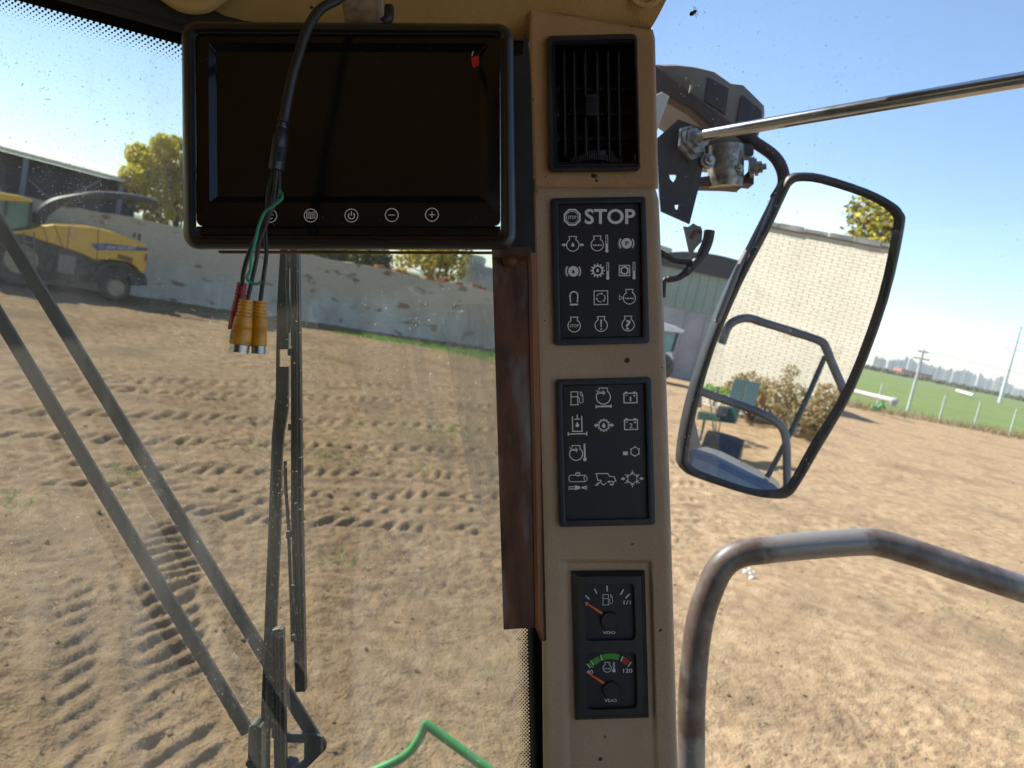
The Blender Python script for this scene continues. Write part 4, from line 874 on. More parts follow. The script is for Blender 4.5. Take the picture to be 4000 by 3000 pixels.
hr = thing('hand_rail', K(2700, 3200, 1.330), 'worn brown tubular hand rail bending across the lower right window', 'rail', cab=True)
path = smoothpath([K(x, y, d) for x, y, d in ((2698, 3250, 1.330), (2700, 3000, 1.330), (2703, 2714, 1.330), (2728, 2456, 1.330), (2771, 2307, 1.330), (2819, 2212, 1.330), (2885, 2166, 1.330), (2988, 2149, 1.330), (3178, 2130, 1.330), (3370, 2117, 1.330), (3449, 2124, 1.330), (3585, 2164, 1.330), (3788, 2232, 1.330), (4000, 2302, 1.330), (4250, 2390, 1.330))], 7)
def railmat():
    m = mat('worn_brown_tube', (.075, .048, .038), (.13, .09, .07), 34, rough=.45, metal=.1, c3=(.19, .172, .152), s3=24., r3=(.48, .75), bump=.15, bscale=140, bdist=.002)
    t = m.node_tree; p = t.nodes['Principled BSDF']; N = t.nodes.new; L = t.links.new; tc = [n for n in t.nodes if n.type == 'TEX_COORD'][0]
    sp = N('ShaderNodeSeparateXYZ'); L(tc.outputs['Object'], sp.inputs[0]); nz = N('ShaderNodeTexNoise'); nz.inputs['Scale'].default_value = 55; nz.inputs['Detail'].default_value = 6; L(tc.outputs['Object'], nz.inputs['Vector'])
    off = N('ShaderNodeMath'); off.operation = 'MULTIPLY_ADD'; off.inputs[1].default_value = .075; off.inputs[2].default_value = -.0375; L(nz.outputs['Fac'], off.inputs[0])
    def zone(sock, c, half):
        a_ = N('ShaderNodeMath'); a_.operation = 'ADD'; L(sock, a_.inputs[0]); L(off.outputs[0], a_.inputs[1])
        d = N('ShaderNodeMath'); d.operation = 'SUBTRACT'; d.inputs[1].default_value = c; L(a_.outputs[0], d.inputs[0]); e = N('ShaderNodeMath'); e.operation = 'ABSOLUTE'; L(d.outputs[0], e.inputs[0])
        r = N('ShaderNodeMapRange'); r.inputs[1].default_value = half + .012; r.inputs[2].default_value = half - .012; L(e.outputs[0], r.inputs[0]); return r.outputs[0]
    k = 1.33 / F; an = K(2700, 3200, 1.33)
    z1_ = zone(sp.outputs[0], (3185 - 2000) * k - an[0], 195 * k); z2_ = zone(sp.outputs[1], -(3150 - 1500) * k - an[1], 270 * k); z3_ = zone(sp.outputs[0], (4050 - 2000) * k - an[0], 120 * k)
    q = N('ShaderNodeMath'); q.operation = 'MAXIMUM'; L(z1_, q.inputs[0]); L(z2_, q.inputs[1]); q2 = N('ShaderNodeMath'); q2.operation = 'MAXIMUM'; L(q.outputs[0], q2.inputs[0]); L(z3_, q2.inputs[1])
    mx = N('ShaderNodeMix'); mx.data_type = 'RGBA'; old = p.inputs['Base Color'].links[0].from_socket; L(q2.outputs[0], mx.inputs[0]); L(old, mx.inputs[6]); mx.inputs[7].default_value = (.235, .22, .205, 1); L(mx.outputs[2], p.inputs['Base Color'])
    mm = N('ShaderNodeMath'); mm.operation = 'MULTIPLY'; mm.inputs[1].default_value = .4; L(q2.outputs[0], mm.inputs[0]); L(mm.outputs[0], p.inputs['Metallic']); return m
M['railworn'] = railmat()
b = MB(); b.tube(path, .0236, 22); build(b, 'bent_tube', M['railworn'], hr, smooth=True)
b = MB(); b.lathe(K(2690, 3140, 1.33), (0, 1, 0), [(.0236, 0), (.031, .004), (.031, .016), (.0236, .02)], 18); build(b, 'tube_collar', M['railbare'], hr, smooth=True)

# dead insect stuck to the side window
ins = thing('dead_insect', SP(2715, 55), 'tiny dead insect stuck high on the right window', 'insect', cab=True)
c = SP(2715, 55, .003); b = MB(); b.lathe(c + np.array([-.004, -.002, 0]), (1, .6, .2), [(.0005, 0), (.0018, .001), (.0025, .003), (.0017, .005), (.002, .006), (.0012, .008), (.0001, .009)], 10)
for k in range(6):
    a = -1.2 + k * .5; b.tube([c, c + np.array([.004 * math.cos(a), .005 * math.sin(a) + .002, .001]), c + np.array([.006 * math.cos(a + .4), .007 * math.sin(a + .4), 0])], .00025, 5)
build(b, 'insect_body', M['cable'], ins, smooth=True)

# ------------------------------------------------------------------ ground
def hsh(i, j, s):
    n = (i.astype(np.int64) * 374761393 + j.astype(np.int64) * 668265263 + s * 1442695041) & 0xffffffff
    n = ((n ^ (n >> 13)) * 1274126177) & 0xffffffff; n = n ^ (n >> 16); return (n & 0xffff) / 65535.0
def vn(x, y, s=0):
    i = np.floor(x); j = np.floor(y); fx = x - i; fy = y - j; fx = fx * fx * (3 - 2 * fx); fy = fy * fy * (3 - 2 * fy)
    a = hsh(i, j, s); b = hsh(i + 1, j, s); c = hsh(i, j + 1, s); d = hsh(i + 1, j + 1, s)
    return (a * (1 - fx) + b * fx) * (1 - fy) + (c * (1 - fx) + d * fx) * fy - 0.5
def _trk(p, q, ext, wd, pitch, md, amp):
    A = G(*p)[:2]; B = G(*q)[:2]; d = (B - A) / np.linalg.norm(B - A); return (A - d * ext[0], B + d * ext[1], wd, pitch, md, amp)
TR = [_trk((1200, 1742), (1950, 1775), (6, 5), .42, .30, 1, .065), _trk((1200, 1838), (1950, 1868), (4, 5), .36, .27, 1, .05), _trk((1200, 1912), (1950, 1935), (3, 5), .4, .27, 1, .06), _trk((1200, 2022), (1950, 2068), (1.5, 3), .4, .25, 1, .065),
      _trk((1200, 1560), (1950, 1590), (8, 5), .45, .32, 1, .05), _trk((1200, 1650), (1950, 1682), (8, 5), .5, .31, 1, .055), _trk((900, 1500), (1950, 1520), (6, 5), .5, .34, 1, .045), _trk((1200, 1965), (1950, 1995), (1, 4), .34, .26, 1, .045),
      _trk((690, 2120), (790, 3000), (.5, 1), .55, .24, 2, .055), _trk((300, 2250), (420, 3000), (0, 1), .34, .23, 2, .028)]
def soilh(x, y):
    r = np.sqrt(x * x + y * y); wx = x + .15 * vn(x * 2.1, y * 2.1, 91); wy = y + .15 * vn(x * 2.1, y * 2.1, 92)
    h = .05 * vn(x * .45, y * .45, 1) + .06 * vn(wx * 1.6, wy * 1.6, 2) + .028 * vn(wx * 4.3, wy * 4.3, 3)
    c = vn(wx * 10., wy * 10., 4) * .025 + vn(wx * 21., wy * 21., 5) * .020 + vn(wx * 45, wy * 45, 6) * .014
    rough = np.clip(.85 + 1.2 * vn(x * .5, y * .5, 7), .4, 1.4) * np.clip(1.0 - .10 * (x - .12 * y), .75, 1.35); h = h + c * rough
    for (A, B, wd, pitch, md, amp) in TR:
        A = np.array(A); B = np.array(B); d = B - A; L = np.linalg.norm(d); d = d / L; n = np.array([-d[1], d[0]])
        s = (x - A[0]) * d[0] + (y - A[1]) * d[1]; t = (x - A[0]) * n[0] + (y - A[1]) * n[1]; t = t + .10 * np.sin(s * .55) + .08 * vn(s * 2.5, t * 2.5, 21)
        k = np.clip((wd / 2 - np.abs(t)) / .09, 0, 1) * ((s > 0) & (s < L)); k = k * np.clip(.8 + 1.3 * vn(s * .6, t * 1.5 + A[0], 11) + 1.4 * vn(x * 5., y * 5., 12), .05, 1)
        ph = (s + (-t * .8 if abs(md) == 1 else t * .95)) / pitch + .45 * vn(s * 1.7 + A[1], t * 1.2, 31)
        bar = np.clip(.5 + 1.3 * np.sin(2 * math.pi * ph), 0, 1)
        h = h * (1 - .25 * k) + k * (-.6 * amp + amp * bar)
        edge = np.exp(-((np.abs(t) - wd / 2 - .06) / .07) ** 2) * ((s > 0) & (s < L)); h = h + .02 * edge
    return h * np.clip(1.35 - r / 70, .4, 1)
def polar(az, rad):                                                   # az (n), rad (m,n)
    X = np.sin(az)[None, :] * rad; Y = np.cos(az)[None, :] * rad; return X, Y
def sheet(name, X, Y, Z, m_):
    nr, nc = X.shape; V = np.stack([X, Y, Z], -1).reshape(-1, 3).astype(np.float32)
    i = np.arange(nr - 1)[:, None] * nc + np.arange(nc - 1)[None, :]; Fq = np.stack([i, i + nc, i + nc + 1, i + 1], -1).reshape(-1)
    me = bpy.data.meshes.new(name); me.vertices.add(len(V)); me.vertices.foreach_set('co', V.reshape(-1)); nf = len(Fq) // 4
    me.loops.add(nf * 4); me.loops.foreach_set('vertex_index', Fq.astype(np.int32)); me.polygons.add(nf)
    me.polygons.foreach_set('loop_start', np.arange(0, nf * 4, 4, dtype=np.int32)); me.polygons.foreach_set('loop_total', np.full(nf, 4, np.int32))
    me.polygons.foreach_set('use_smooth', np.ones(nf, bool)); me.update(calc_edges=True); me.materials.append(m_)
    o = bpy.data.objects.new(name, me); COL.objects.link(o); return o
def soilmat():
    # uneven exposure put into the soil colour: darker and browner ahead, paler to the right
    m = mat('tilled_soil', (0.29, 0.198, 0.115), (0.42, 0.302, 0.182), 4.5, rough=0.95, spec=0.1, detail=9., lo=.36, hi=.64, bump=.8, bscale=42., bdist=.03, c3=(.22, .155, .095), s3=.5, r3=(.5, .75))
    t = m.node_tree; p = t.nodes['Principled BSDF']; tc = [n for n in t.nodes if n.type == 'TEX_COORD'][0]
    sx = t.nodes.new('ShaderNodeSeparateXYZ'); t.links.new(tc.outputs['Object'], sx.inputs[0])
    # across the line of travel x*0.93 - y*0.12, broken by noise
    ml = t.nodes.new('ShaderNodeMath'); ml.operation = 'MULTIPLY_ADD'; ml.inputs[1].default_value = -.12; t.links.new(sx.outputs[1], ml.inputs[0]); t.links.new(sx.outputs[0], ml.inputs[2])
    n = t.nodes.new('ShaderNodeTexNoise'); n.inputs['Scale'].default_value = .8; n.inputs['Detail'].default_value = 6; t.links.new(tc.outputs['Object'], n.inputs['Vector'])
    ad = t.nodes.new('ShaderNodeMath'); ad.operation = 'MULTIPLY_ADD'; ad.inputs[1].default_value = 3.; t.links.new(n.outputs['Fac'], ad.inputs[0]); t.links.new(ml.outputs[0], ad.inputs[2])
    mr = t.nodes.new('ShaderNodeMapRange'); mr.inputs[1].default_value = .2; mr.inputs[2].default_value = 2.6; t.links.new(ad.outputs[0], mr.inputs[0])
    mx = t.nodes.new('ShaderNodeMix'); mx.data_type = 'RGBA'; mx.blend_type = 'MULTIPLY'; mx.inputs[0].default_value = 1.
    old = p.inputs['Base Color'].links[0].from_socket
    rp = t.nodes.new('ShaderNodeMix'); rp.data_type = 'RGBA'; t.links.new(mr.outputs[0], rp.inputs[0]); rp.inputs[6].default_value = (.74, .695, .66, 1); rp.inputs[7].default_value = (.94, .94, .92, 1)
    t.links.new(old, mx.inputs[6]); t.links.new(rp.outputs[2], mx.inputs[7]); t.links.new(mx.outputs[2], p.inputs['Base Color'])
    return m
M['soil'] = soilmat()
P1 = np.array([23.35, 53.0]); dP = np.array([15.05, 4.6]); dP /= np.linalg.norm(dP)
def rmax(az):
    sx, sy_ = math.sin(az), math.cos(az); den = sx * dP[1] - sy_ * dP[0]
    t = (P1[0] * dP[1] - P1[1] * dP[0]) / den if abs(den) > 1e-6 else 1e9
    if az < math.radians(14):
        q = math.radians(14); den = math.sin(q) * dP[1] - math.cos(q) * dP[0]; t14 = (P1[0] * dP[1] - P1[1] * dP[0]) / den
        return 78. + (t14 - 78.) * min(1., max(0., az / q)) ** 2 * (3 - 2 * min(1., max(0., az / q)))
    return float(np.clip(t, 20, 95)) if t > 0 else 95.
az = np.radians(np.arange(-44, 47.01, .14)); rm = np.array([rmax(a) for a in az])
tt = np.linspace(0, 1, 860)[:, None]; rad = 2.6 * (rm[None, :] / 2.6) ** tt; X, Y = polar(az, rad); Z = soilh(X, Y)
props(sheet('soil_field', X, Y, Z, M['soil']), kind='structure')
az = np.radians(np.arange(47, 316.01, .7)); tt = np.linspace(0, 1, 150)[:, None]; rad = 2.6 * (40. / 2.6) ** (tt * np.ones_like(az)[None, :]); X, Y = polar(az, rad); Z = soilh(X, Y)
props(sheet('soil_yard', X, Y, Z, M['soil']), kind='structure')
g0 = MB(); n = 40; g0.add([(2.75 * math.cos(2 * math.pi * k / n), 2.75 * math.sin(2 * math.pi * k / n), -.03) for k in range(n)], [list(range(n))]); props(build(g0, 'soil_under_machine', M['soil']), kind='structure')
M['field'] = mat('green_crop', (0.125, 0.17, 0.05), (0.16, 0.205, 0.07), .12, rough=.9, spec=.1, c3=(.16, .2, .07), s3=.02, bump=.3, bscale=3., bdist=.1)
fm = MB(); n = 96
ringsr = [1., 60, 150, 400, 1200, 3000, 5000]
fm.loft([[(r_ * math.cos(2 * math.pi * k / n), r_ * math.sin(2 * math.pi * k / n), -.12) for k in range(n)] for r_ in ringsr], True, True, False); props(build(fm, 'crop_field', M['field']), kind='structure')
# vegetation helpers: blades as thin triangles
def blades(name, pts, hgt, wid, mats, spread=.35, mi=None, z0=-.03):
    n = len(pts); P = np.asarray(pts, float); a = rng.uniform(0, 2 * math.pi, n); h = hgt * rng.uniform(.5, 1.3, n); ln = rng.normal(0, spread, (n, 2)) * h[:, None]
    u = np.stack([np.cos(a), np.sin(a)], 1) * wid * .5; z = P[:, 2] if P.shape[1] > 2 else np.full(n, z0)
    v = np.zeros((n, 3, 3)); v[:, 0, :2] = P[:, :2] - u; v[:, 1, :2] = P[:, :2] + u; v[:, 2, :2] = P[:, :2] + ln; v[:, 0, 2] = z; v[:, 1, 2] = z; v[:, 2, 2] = z + h
    b = MB(); b.v = v.reshape(-1, 3).tolist(); b.f = [[3 * i, 3 * i + 1, 3 * i + 2] for i in range(n)]; b.m = [int(k) for k in (mi if mi is not None else rng.integers(0, len(mats), n))]
    o = build(b, name, mats); return o
M['grass'] = leafmat('green_grass', (0.09, 0.20, 0.02), (0.16, 0.30, 0.04)); M['drygrass'] = leafmat('dry_grass', (0.26, 0.19, 0.09), (0.36, 0.28, 0.15)); M['weed'] = leafmat('brown_weed', (0.16, 0.11, 0.06), (0.26, 0.18, 0.09))

# ------------------------------------------------------------------ boundary wall and shed on the left
WA = G(900, 1212); WB = G(1932, 1364); WA[2] = WB[2] = 0; WDIR = (WB - WA) / np.linalg.norm(WB - WA); WN = np.array([WDIR[1], -WDIR[0], 0])   # normal towards us
ZUP = np.array([0, 0, 1.])
def WL(s, z, o=0.): return WA + WDIR * s + ZUP * z + WN * o          # along wall, height, towards us
def wallmat():
    m = mat('weathered_plaster', (0.56, 0.51, 0.44), (0.80, 0.765, 0.70), 1.1, rough=.9, detail=8., c3=(.50, .45, .39), s3=1.4, r3=(.5, .72), bump=.3, bscale=20, bdist=.02, stretch=(1, 1, .45))
    t = m.node_tree; p = t.nodes['Principled BSDF']; N = t.nodes.new; L = t.links.new
    tc = [n for n in t.nodes if n.type == 'TEX_COORD'][0]; mp = N('ShaderNodeMapping')
    mp.inputs['Rotation'].default_value = (math.radians(-90), 0, 0)
    # wall-aligned coordinates: s along the wall, height up
    sep = N('ShaderNodeSeparateXYZ'); L(tc.outputs['Object'], sep.inputs[0])
    ms = N('ShaderNodeMath'); ms.operation = 'MULTIPLY'; ms.inputs[1].default_value = float(WDIR[0]); L(sep.outputs[0], ms.inputs[0])
    ma = N('ShaderNodeMath'); ma.operation = 'MULTIPLY_ADD'; ma.inputs[1].default_value = float(WDIR[1]); L(sep.outputs[1], ma.inputs[0]); L(ms.outputs[0], ma.inputs[2])
    cb = N('ShaderNodeCombineXYZ'); L(ma.outputs[0], cb.inputs[0]); L(sep.outputs[2], cb.inputs[1])
    bt = N('ShaderNodeTexBrick'); bt.inputs['Scale'].default_value = 1.0; bt.inputs['Brick Width'].default_value = .25; bt.inputs['Row Height'].default_value = .068; bt.inputs['Mortar Size'].default_value = .009
    bt.inputs['Color1'].default_value = (1, 1, 1, 1); bt.inputs['Color2'].default_value = (.86, .85, .84, 1); bt.inputs['Mortar'].default_value = (.68, .67, .66, 1); L(cb.outputs[0], bt.inputs['Vector'])
    # bare brick shows higher up, plaster wash low down; red brick in broken patches
    nz = N('ShaderNodeTexNoise'); nz.inputs['Scale'].default_value = .7; nz.inputs['Detail'].default_value = 6; L(cb.outputs[0], nz.inputs['Vector'])
    hz_ = N('ShaderNodeMath'); hz_.operation = 'MULTIPLY_ADD'; hz_.inputs[1].default_value = 1.6; L(nz.outputs['Fac'], hz_.inputs[0]); L(sep.outputs[2], hz_.inputs[2])
    mr = N('ShaderNodeMapRange'); mr.inputs[1].default_value = 1.9; mr.inputs[2].default_value = 2.35; L(hz_.outputs[0], mr.inputs[0])
    old = p.inputs['Base Color'].links[0].from_socket
    bx = N('ShaderNodeMix'); bx.data_type = 'RGBA'; L(mr.outputs[0], bx.inputs[0]); L(old, bx.inputs[6]); bx.inputs[7].default_value = (.64, .54, .43, 1)
    mu = N('ShaderNodeMix'); mu.data_type = 'RGBA'; mu.blend_type = 'MULTIPLY'; mu.inputs[0].default_value = .8; L(bx.outputs[2], mu.inputs[6]); L(bt.outputs['Color'], mu.inputs[7])
    n2 = N('ShaderNodeTexNoise'); n2.inputs['Scale'].default_value = 1.1; n2.inputs['Detail'].default_value = 7
    q = N('ShaderNodeMapping'); q.inputs['Scale'].default_value = (1, 2.2, 1); L(cb.outputs[0], q.inputs[0]); L(q.outputs[0], n2.inputs['Vector'])
    m2 = N('ShaderNodeMapRange'); m2.inputs[1].default_value = .60; m2.inputs[2].default_value = .66; L(n2.outputs['Fac'], m2.inputs[0])
    rx = N('ShaderNodeMix'); rx.data_type = 'RGBA'; L(m2.outputs[0], rx.inputs[0]); L(mu.outputs[2], rx.inputs[6]); rx.inputs[7].default_value = (.26, .16, .11, 1); L(rx.outputs[2], p.inputs['Base Color'])
    return m
M['wall'] = wallmat()
bw = thing('boundary_wall', WL(0, 0, -.12), 'long weathered grey plastered brick wall behind the yellow harvester', 'wall')
S0, S1 = -14.0, 17.0
ss = np.linspace(S0, S1, 60)
top = lambda s: 2.82 + .04 * math.sin(s * 1.3) + .02 * math.sin(s * 4.1)
b = MB(); b.loft([[WL(s, -.1), WL(s, top(s)), WL(s, top(s), -.24), WL(s, -.1, -.24)] for s in ss]); build(b, 'wall_body', M['wall'], bw)
M['tileorange'] = mat('orange_tile', (0.50, 0.17, 0.07), (0.40, 0.12, 0.05), 3, rough=.8); M['tilered'] = mat('red_tile', (0.36, 0.05, 0.03), (0.28, 0.04, 0.03), 3, rough=.8)
sA = (onplane(1500, 1050, WA, WN) - WA) @ WDIR; sB = (onplane(1710, 1085, WA, WN) - WA) @ WDIR; sC = (onplane(1885, 1115, WA, WN) - WA) @ WDIR
s_ = sA - .4; k = 0
while s_ < sC:
    ln_ = random.uniform(.25, .6); red = s_ > sB + .1
    if random.random() < (.85 if not red else .95):
        hh = random.uniform(.05, .12) * (1.4 if red else 1); b = MB(); r_ = random.uniform(-.08, .08)
        b.box(WL(s_ + ln_ / 2, top(s_) + hh / 2 + .01, -.12), (ln_ * .92, .30, hh), [WDIR * math.cos(r_) + ZUP * math.sin(r_), WN, ZUP * math.cos(r_) - WDIR * math.sin(r_)]); build(b, 'cap_tile', M['tilered' if red else 'tileorange'], bw, bevel=.01)
    s_ += ln_
# shed behind the wall: roof edge, dark back and sheet for the shade inside, blue posts
sh_ = thing('open_shed', WL(-9, 0, -2), 'dark open sided shed with a white roof edge behind the wall', 'shed')
SHO = -.7
def sz_(px, py): p = onplane(px, py, WA + WN * SHO, WN); return (p - WA - WN * SHO) @ WDIR, p[2]
e0 = sz_(0, 570); e1 = sz_(455, 690); sl2 = (e1[1] - e0[1]) / (e1[0] - e0[0])
sE0, sE1 = e0[0] - 7, e1[0] + .7
zr = lambda s: e0[1] + sl2 * (s - e0[0])
M['roofsheet'] = mat('pale_roof_sheet', (.74, .74, .70), (.62, .62, .58), 4, rough=.45, metal=.0); M['shedwall'] = mat('dark_shed_sheet', (.035, .04, .05), (.06, .065, .075), 1.5, rough=.8); M['bluepost'] = mat('blue_grey_post', (.16, .20, .28), rough=.6)
b = MB(); nrb = 46; rr1 = []; rr2 = []
for i in range(nrb * 2 + 1):
    s = sE0 + (sE1 - sE0) * i / (nrb * 2); dz = .035 * (i % 2); rr1.append(WL(s, zr(s) + dz, SHO + .25)); rr2.append(WL(s, zr(s) + dz + .62, SHO - 9))
b.grid([rr1, rr2]); build(b, 'roof_sheet', M['roofsheet'], sh_)
b = MB(); b.prism([WL(sE0, zr(sE0) - .14, SHO + .22), WL(sE1, zr(sE1) - .14, SHO + .22), WL(sE1, zr(sE1) - .005, SHO + .22), WL(sE0, zr(sE0) - .005, SHO + .22)], -WN * .05); build(b, 'eaves_board', M['roofsheet'], sh_)
b = MB(); b.prism([WL(sE0, 0, SHO - 8), WL(sE1, 0, SHO - 8), WL(sE1, zr(sE1) + .15, SHO - 8), WL(sE0, zr(sE0) + .15, SHO - 8)], -WN * .1); build(b, 'back_wall', M['shedwall'], sh_)
b = MB(); b.prism([WL(sE1, 0, SHO), WL(sE1, zr(sE1) - .1, SHO), WL(sE1, zr(sE1) + .15, SHO - 8), WL(sE1, 0, SHO - 8)], WDIR * .06); build(b, 'gable_wall', M['shedwall'], sh_)
b = MB(); b.prism([WL(sE0, 2.6, SHO - .4), WL(sE1, 2.6, SHO - .4), WL(sE1, zr(sE1) - .25, SHO - .4), WL(sE0, zr(sE0) - .25, SHO - .4)], -WN * .03); build(b, 'interior_shade_sheet', M['shedwall'], sh_)  # dark sheet standing in for the shaded inside of the open shed
for px in (92, 478, -300):
    s, _ = sz_(px, 700); b = MB(); b.box(WL(s, zr(s) / 2 - .08, SHO + .02), (.16, .16, zr(s) - .16), [WDIR, WN, ZUP]); build(b, 'post', M['bluepost'], sh_)
for (x0, y0, x1, y1) in ((110, 700, 210, 790), (290, 760, 400, 700)):
    a_, b__ = sz_(x0, y0), sz_(x1, y1); b = MB(); b.tube([WL(a_[0], a_[1], SHO - .1), WL(b__[0], b__[1], SHO - .1)], .035, 8); build(b, 'brace', M['bluepost'], sh_)

# ------------------------------------------------------------------ yellow forage harvester
HP = G(452, 1176); HP[2] = 0; HO = (HP - WA) @ WN                      # its side plane, this far in front of the wall
def HS(px, py): p = onplane(px, py, HP, WN); return (p - WA) @ WDIR, p[2]
def HL(s, z, o=0.): return WL(s, z, HO + o)
hv = thing('forage_harvester', HL(HS(300, 1100)[0], 0, -1.3), 'yellow forage harvester with blue stripe and black spout parked by the wall', 'harvester')
def hz2(z): return [HS(x / 2.212, 500 + y / 2.212) for x, y in z]
def slabh(pts, o0, o1, mb=None):
    mb = mb or MB(); mb.prism([HL(s, z, o0) for s, z in pts], WN * (o1 - o0)); return mb
bodyz = [(-320, 930), (100, 892), (240, 878), (370, 850), (470, 836), (600, 844), (800, 860), (1000, 905), (1150, 960), (1262, 1012), (1276, 1060), (1272, 1150), (1250, 1252), (1215, 1250), (1180, 1205), (1130, 1170), (1060, 1150), (940, 1136), (870, 1140), (830, 1145), (700, 1085), (540, 1030), (330, 965), (230, 950), (100, 945), (-320, 960)]
build(slabh(hz2(bodyz), 0, -2.6), 'body_panel', M['yellow'], hv, bevel=.08, seg=3)
M['seam'] = mat('panel_seam', (.10, .06, .01), rough=.8)
for p in ([(370, 850), (415, 980)], [(470, 836), (545, 1035)], [(603, 846), (578, 1045)], [(850, 872), (838, 1145)]):
    a_, c_ = hz2(p); b = MB(); b.tube([HL(*a_, .0), HL(*c_, .0)], .014, 6); build(b, 'panel_gap', M['seam'], hv)
st = hz2([(785, 1000), (900, 996), (1272, 1036), (1272, 1062), (1000, 1056), (835, 1056)]); so_ = build(slabh(st, .012, -.05), 'side_stripe', M['blue'], hv)
tv, tf = textmesh('NEW HOLLAND', .012); a = np.array(tv); lo = a.min(0); hi = a.max(0); q = (a - lo) / (hi - lo)
(t0, tz0), (t1, tz1), (t2, tz2) = hz2([(918, 1045), (1170, 1052), (918, 1016)])
b = MB(); b.add([HL(t0 + (t1 - t0) * u, tz0 + (tz1 - tz0) * u + (tz2 - tz0) * v, .016) for u, v in q], tf); build(b, 'stripe_lettering', M['white'], so_)
c_ = hz2([(876, 1024)])[0]; b = MB(); b.lathe(HL(*c_, .012), WN, [(.10, 0), (.10, .004)], 16); build(b, 'round_badge', M['bluepost'], so_)
build(slabh(hz2([(-300, 960), (100, 945), (330, 965), (540, 1030), (830, 1140), (1215, 1240), (1270, 1275), (1275, 1350), (1150, 1370), (600, 1330), (-300, 1330)]), -.25, -2.3), 'chassis', M['tyre'], hv)
build(slabh(hz2([(1120, 1275), (1272, 1290), (1278, 1365), (1130, 1360)]), -.05, -2.4), 'rear_weight', M['dark'], hv, bevel=.03)
spz = hz2([(360, 850), (375, 790), (420, 725), (520, 660), (640, 625), (760, 600), (900, 590), (1050, 595), (1200, 610), (1320, 632), (1430, 665)])
pth = smoothpath([HL(s, z, -1.3) for s, z in spz], 4); b = MB(); b.tube(pth, list(np.interp(np.linspace(0, 1, len(pth)), [0, .25, .5, 1], [.24, .2, .12, .07])), 8); build(b, 'crop_spout', M['dark'], hv)
b = MB(); b.tube([p + ZUP * .1 for p in pth[len(pth) // 2:]], .045, 6); build(b, 'spout_ridge', M['grey'], hv)
cr = hz2([(-300, 560), (0, 562), (180, 590), (290, 628), (285, 645), (0, 628), (-300, 610)]); build(slabh(cr, -.1, -2.5), 'cab_roof', M['yellow'], hv, bevel=.05)
build(slabh(hz2([(-300, 625), (30, 625), (275, 640), (262, 850), (95, 885), (-300, 900)]), -.2, -2.4), 'cab_glass', M['cabglass'], hv)
for p in ([(262, 636), (290, 640), (282, 850), (225, 960), (195, 955), (245, 850)], [(40, 628), (75, 632), (60, 760), (35, 760)], [(90, 880), (262, 848), (262, 862), (95, 900)]): build(slabh(hz2(p), -.12, -.3), 'cab_pillar', M['dark'], hv)
def wheel(cz, rpx, hubpx, width, nm):
    c0 = hz2([cz])[0]; e_ = hz2([(cz[0], cz[1] - rpx)])[0]; r = abs(e_[1] - c0[1]); c = HL(c0[0], r, .0); rh = r * hubpx
    b = MB(); b.lathe(c, -WN, [(rh, -.02), (r * .86, -.03), (r * .96, .04), (r, .12), (r, width - .12), (r * .9, width), (rh, width)], 36)
    for k in range(22):
        a = 2 * math.pi * k / 22; u = WDIR * math.cos(a) + ZUP * math.sin(a); t_ = -WDIR * math.sin(a) + ZUP * math.cos(a); b.box(c + u * r * .985 - WN * .2, (.09, .34, .07), [u, WN * .9 + t_ * .43, t_])
    o = build(b, nm, M['tyre'], hv, smooth=True, autosmooth=30)
    b = MB(); b.lathe(c, -WN, [(.001, -.09), (rh * .25, -.09), (rh * .32, -.045), (rh * .8, -.03), (rh * .95, -.065), (rh * 1.05, -.05), (rh * 1.05, .02)], 28); build(b, 'wheel_rim', M['hub'], o, smooth=True)
for k in range(6):
    b = MB(); p0, p1 = hz2([(1020 + k * 22, 1088 + k * 6), (1030 + k * 22, 1128 + k * 7)]); b.box(HL((p0[0] + p1[0]) / 2, (p0[1] + p1[1]) / 2, .01), (.05, .03, abs(p0[1] - p1[1])), [WDIR, WN, ZUP]); build(b, 'grille_slot', M['seam'], hv)
for k in range(5):
    p0, p1 = hz2([(205, 985 + k * 62), (290, 990 + k * 62)]); b = MB(); b.tube([HL(*p0, .12), HL(*p1, .12)], .025, 6); build(b, 'ladder_rung', M['grey'], hv)
for x_ in (205, 290):
    p0, p1 = hz2([(x_, 900), (x_ + 8, 1250)]); b = MB(); b.tube([HL(*p0, .12), HL(*p1, .12)], .025, 6); build(b, 'ladder_rail', M['grey'], hv)
p0 = hz2([(1262, 1120)])[0]; b = MB(); b.box(HL(p0[0], p0[1], .0), (.06, .12, .25), [WDIR, WN, ZUP]); build(b, 'tail_lamp', M['tilered'], hv)
p0, p1 = hz2([(560, 1035), (575, 1180)]); b = MB(); b.box(HL(p1[0], p1[1], -.1), (.5, .3, .6), [WDIR, WN, ZUP]); build(b, 'tool_box', M['grey'], hv, bevel=.02)
wheel((1000, 1370), 115, .58, .5, 'rear_tyre'); wheel((170, 1230), 245, .5, .7, 'front_tyre')
build(slabh(hz2([(800, 1290), (860, 1190), (960, 1150), (1080, 1165), (1150, 1220), (1120, 1225), (1060, 1195), (960, 1185), (880, 1215), (830, 1300)]), -.02, -.5), 'wheel_arch', M['dark'], hv)
for p in ([(1195, 960), (1205, 920)], [(1240, 985), (1247, 925)]):
    a_, c_ = hz2(p); b = MB(); b.tube([HL(*a_, -.8), HL(*c_, -.8)], .05, 8); build(b, 'exhaust_stub', M['dark'], hv)

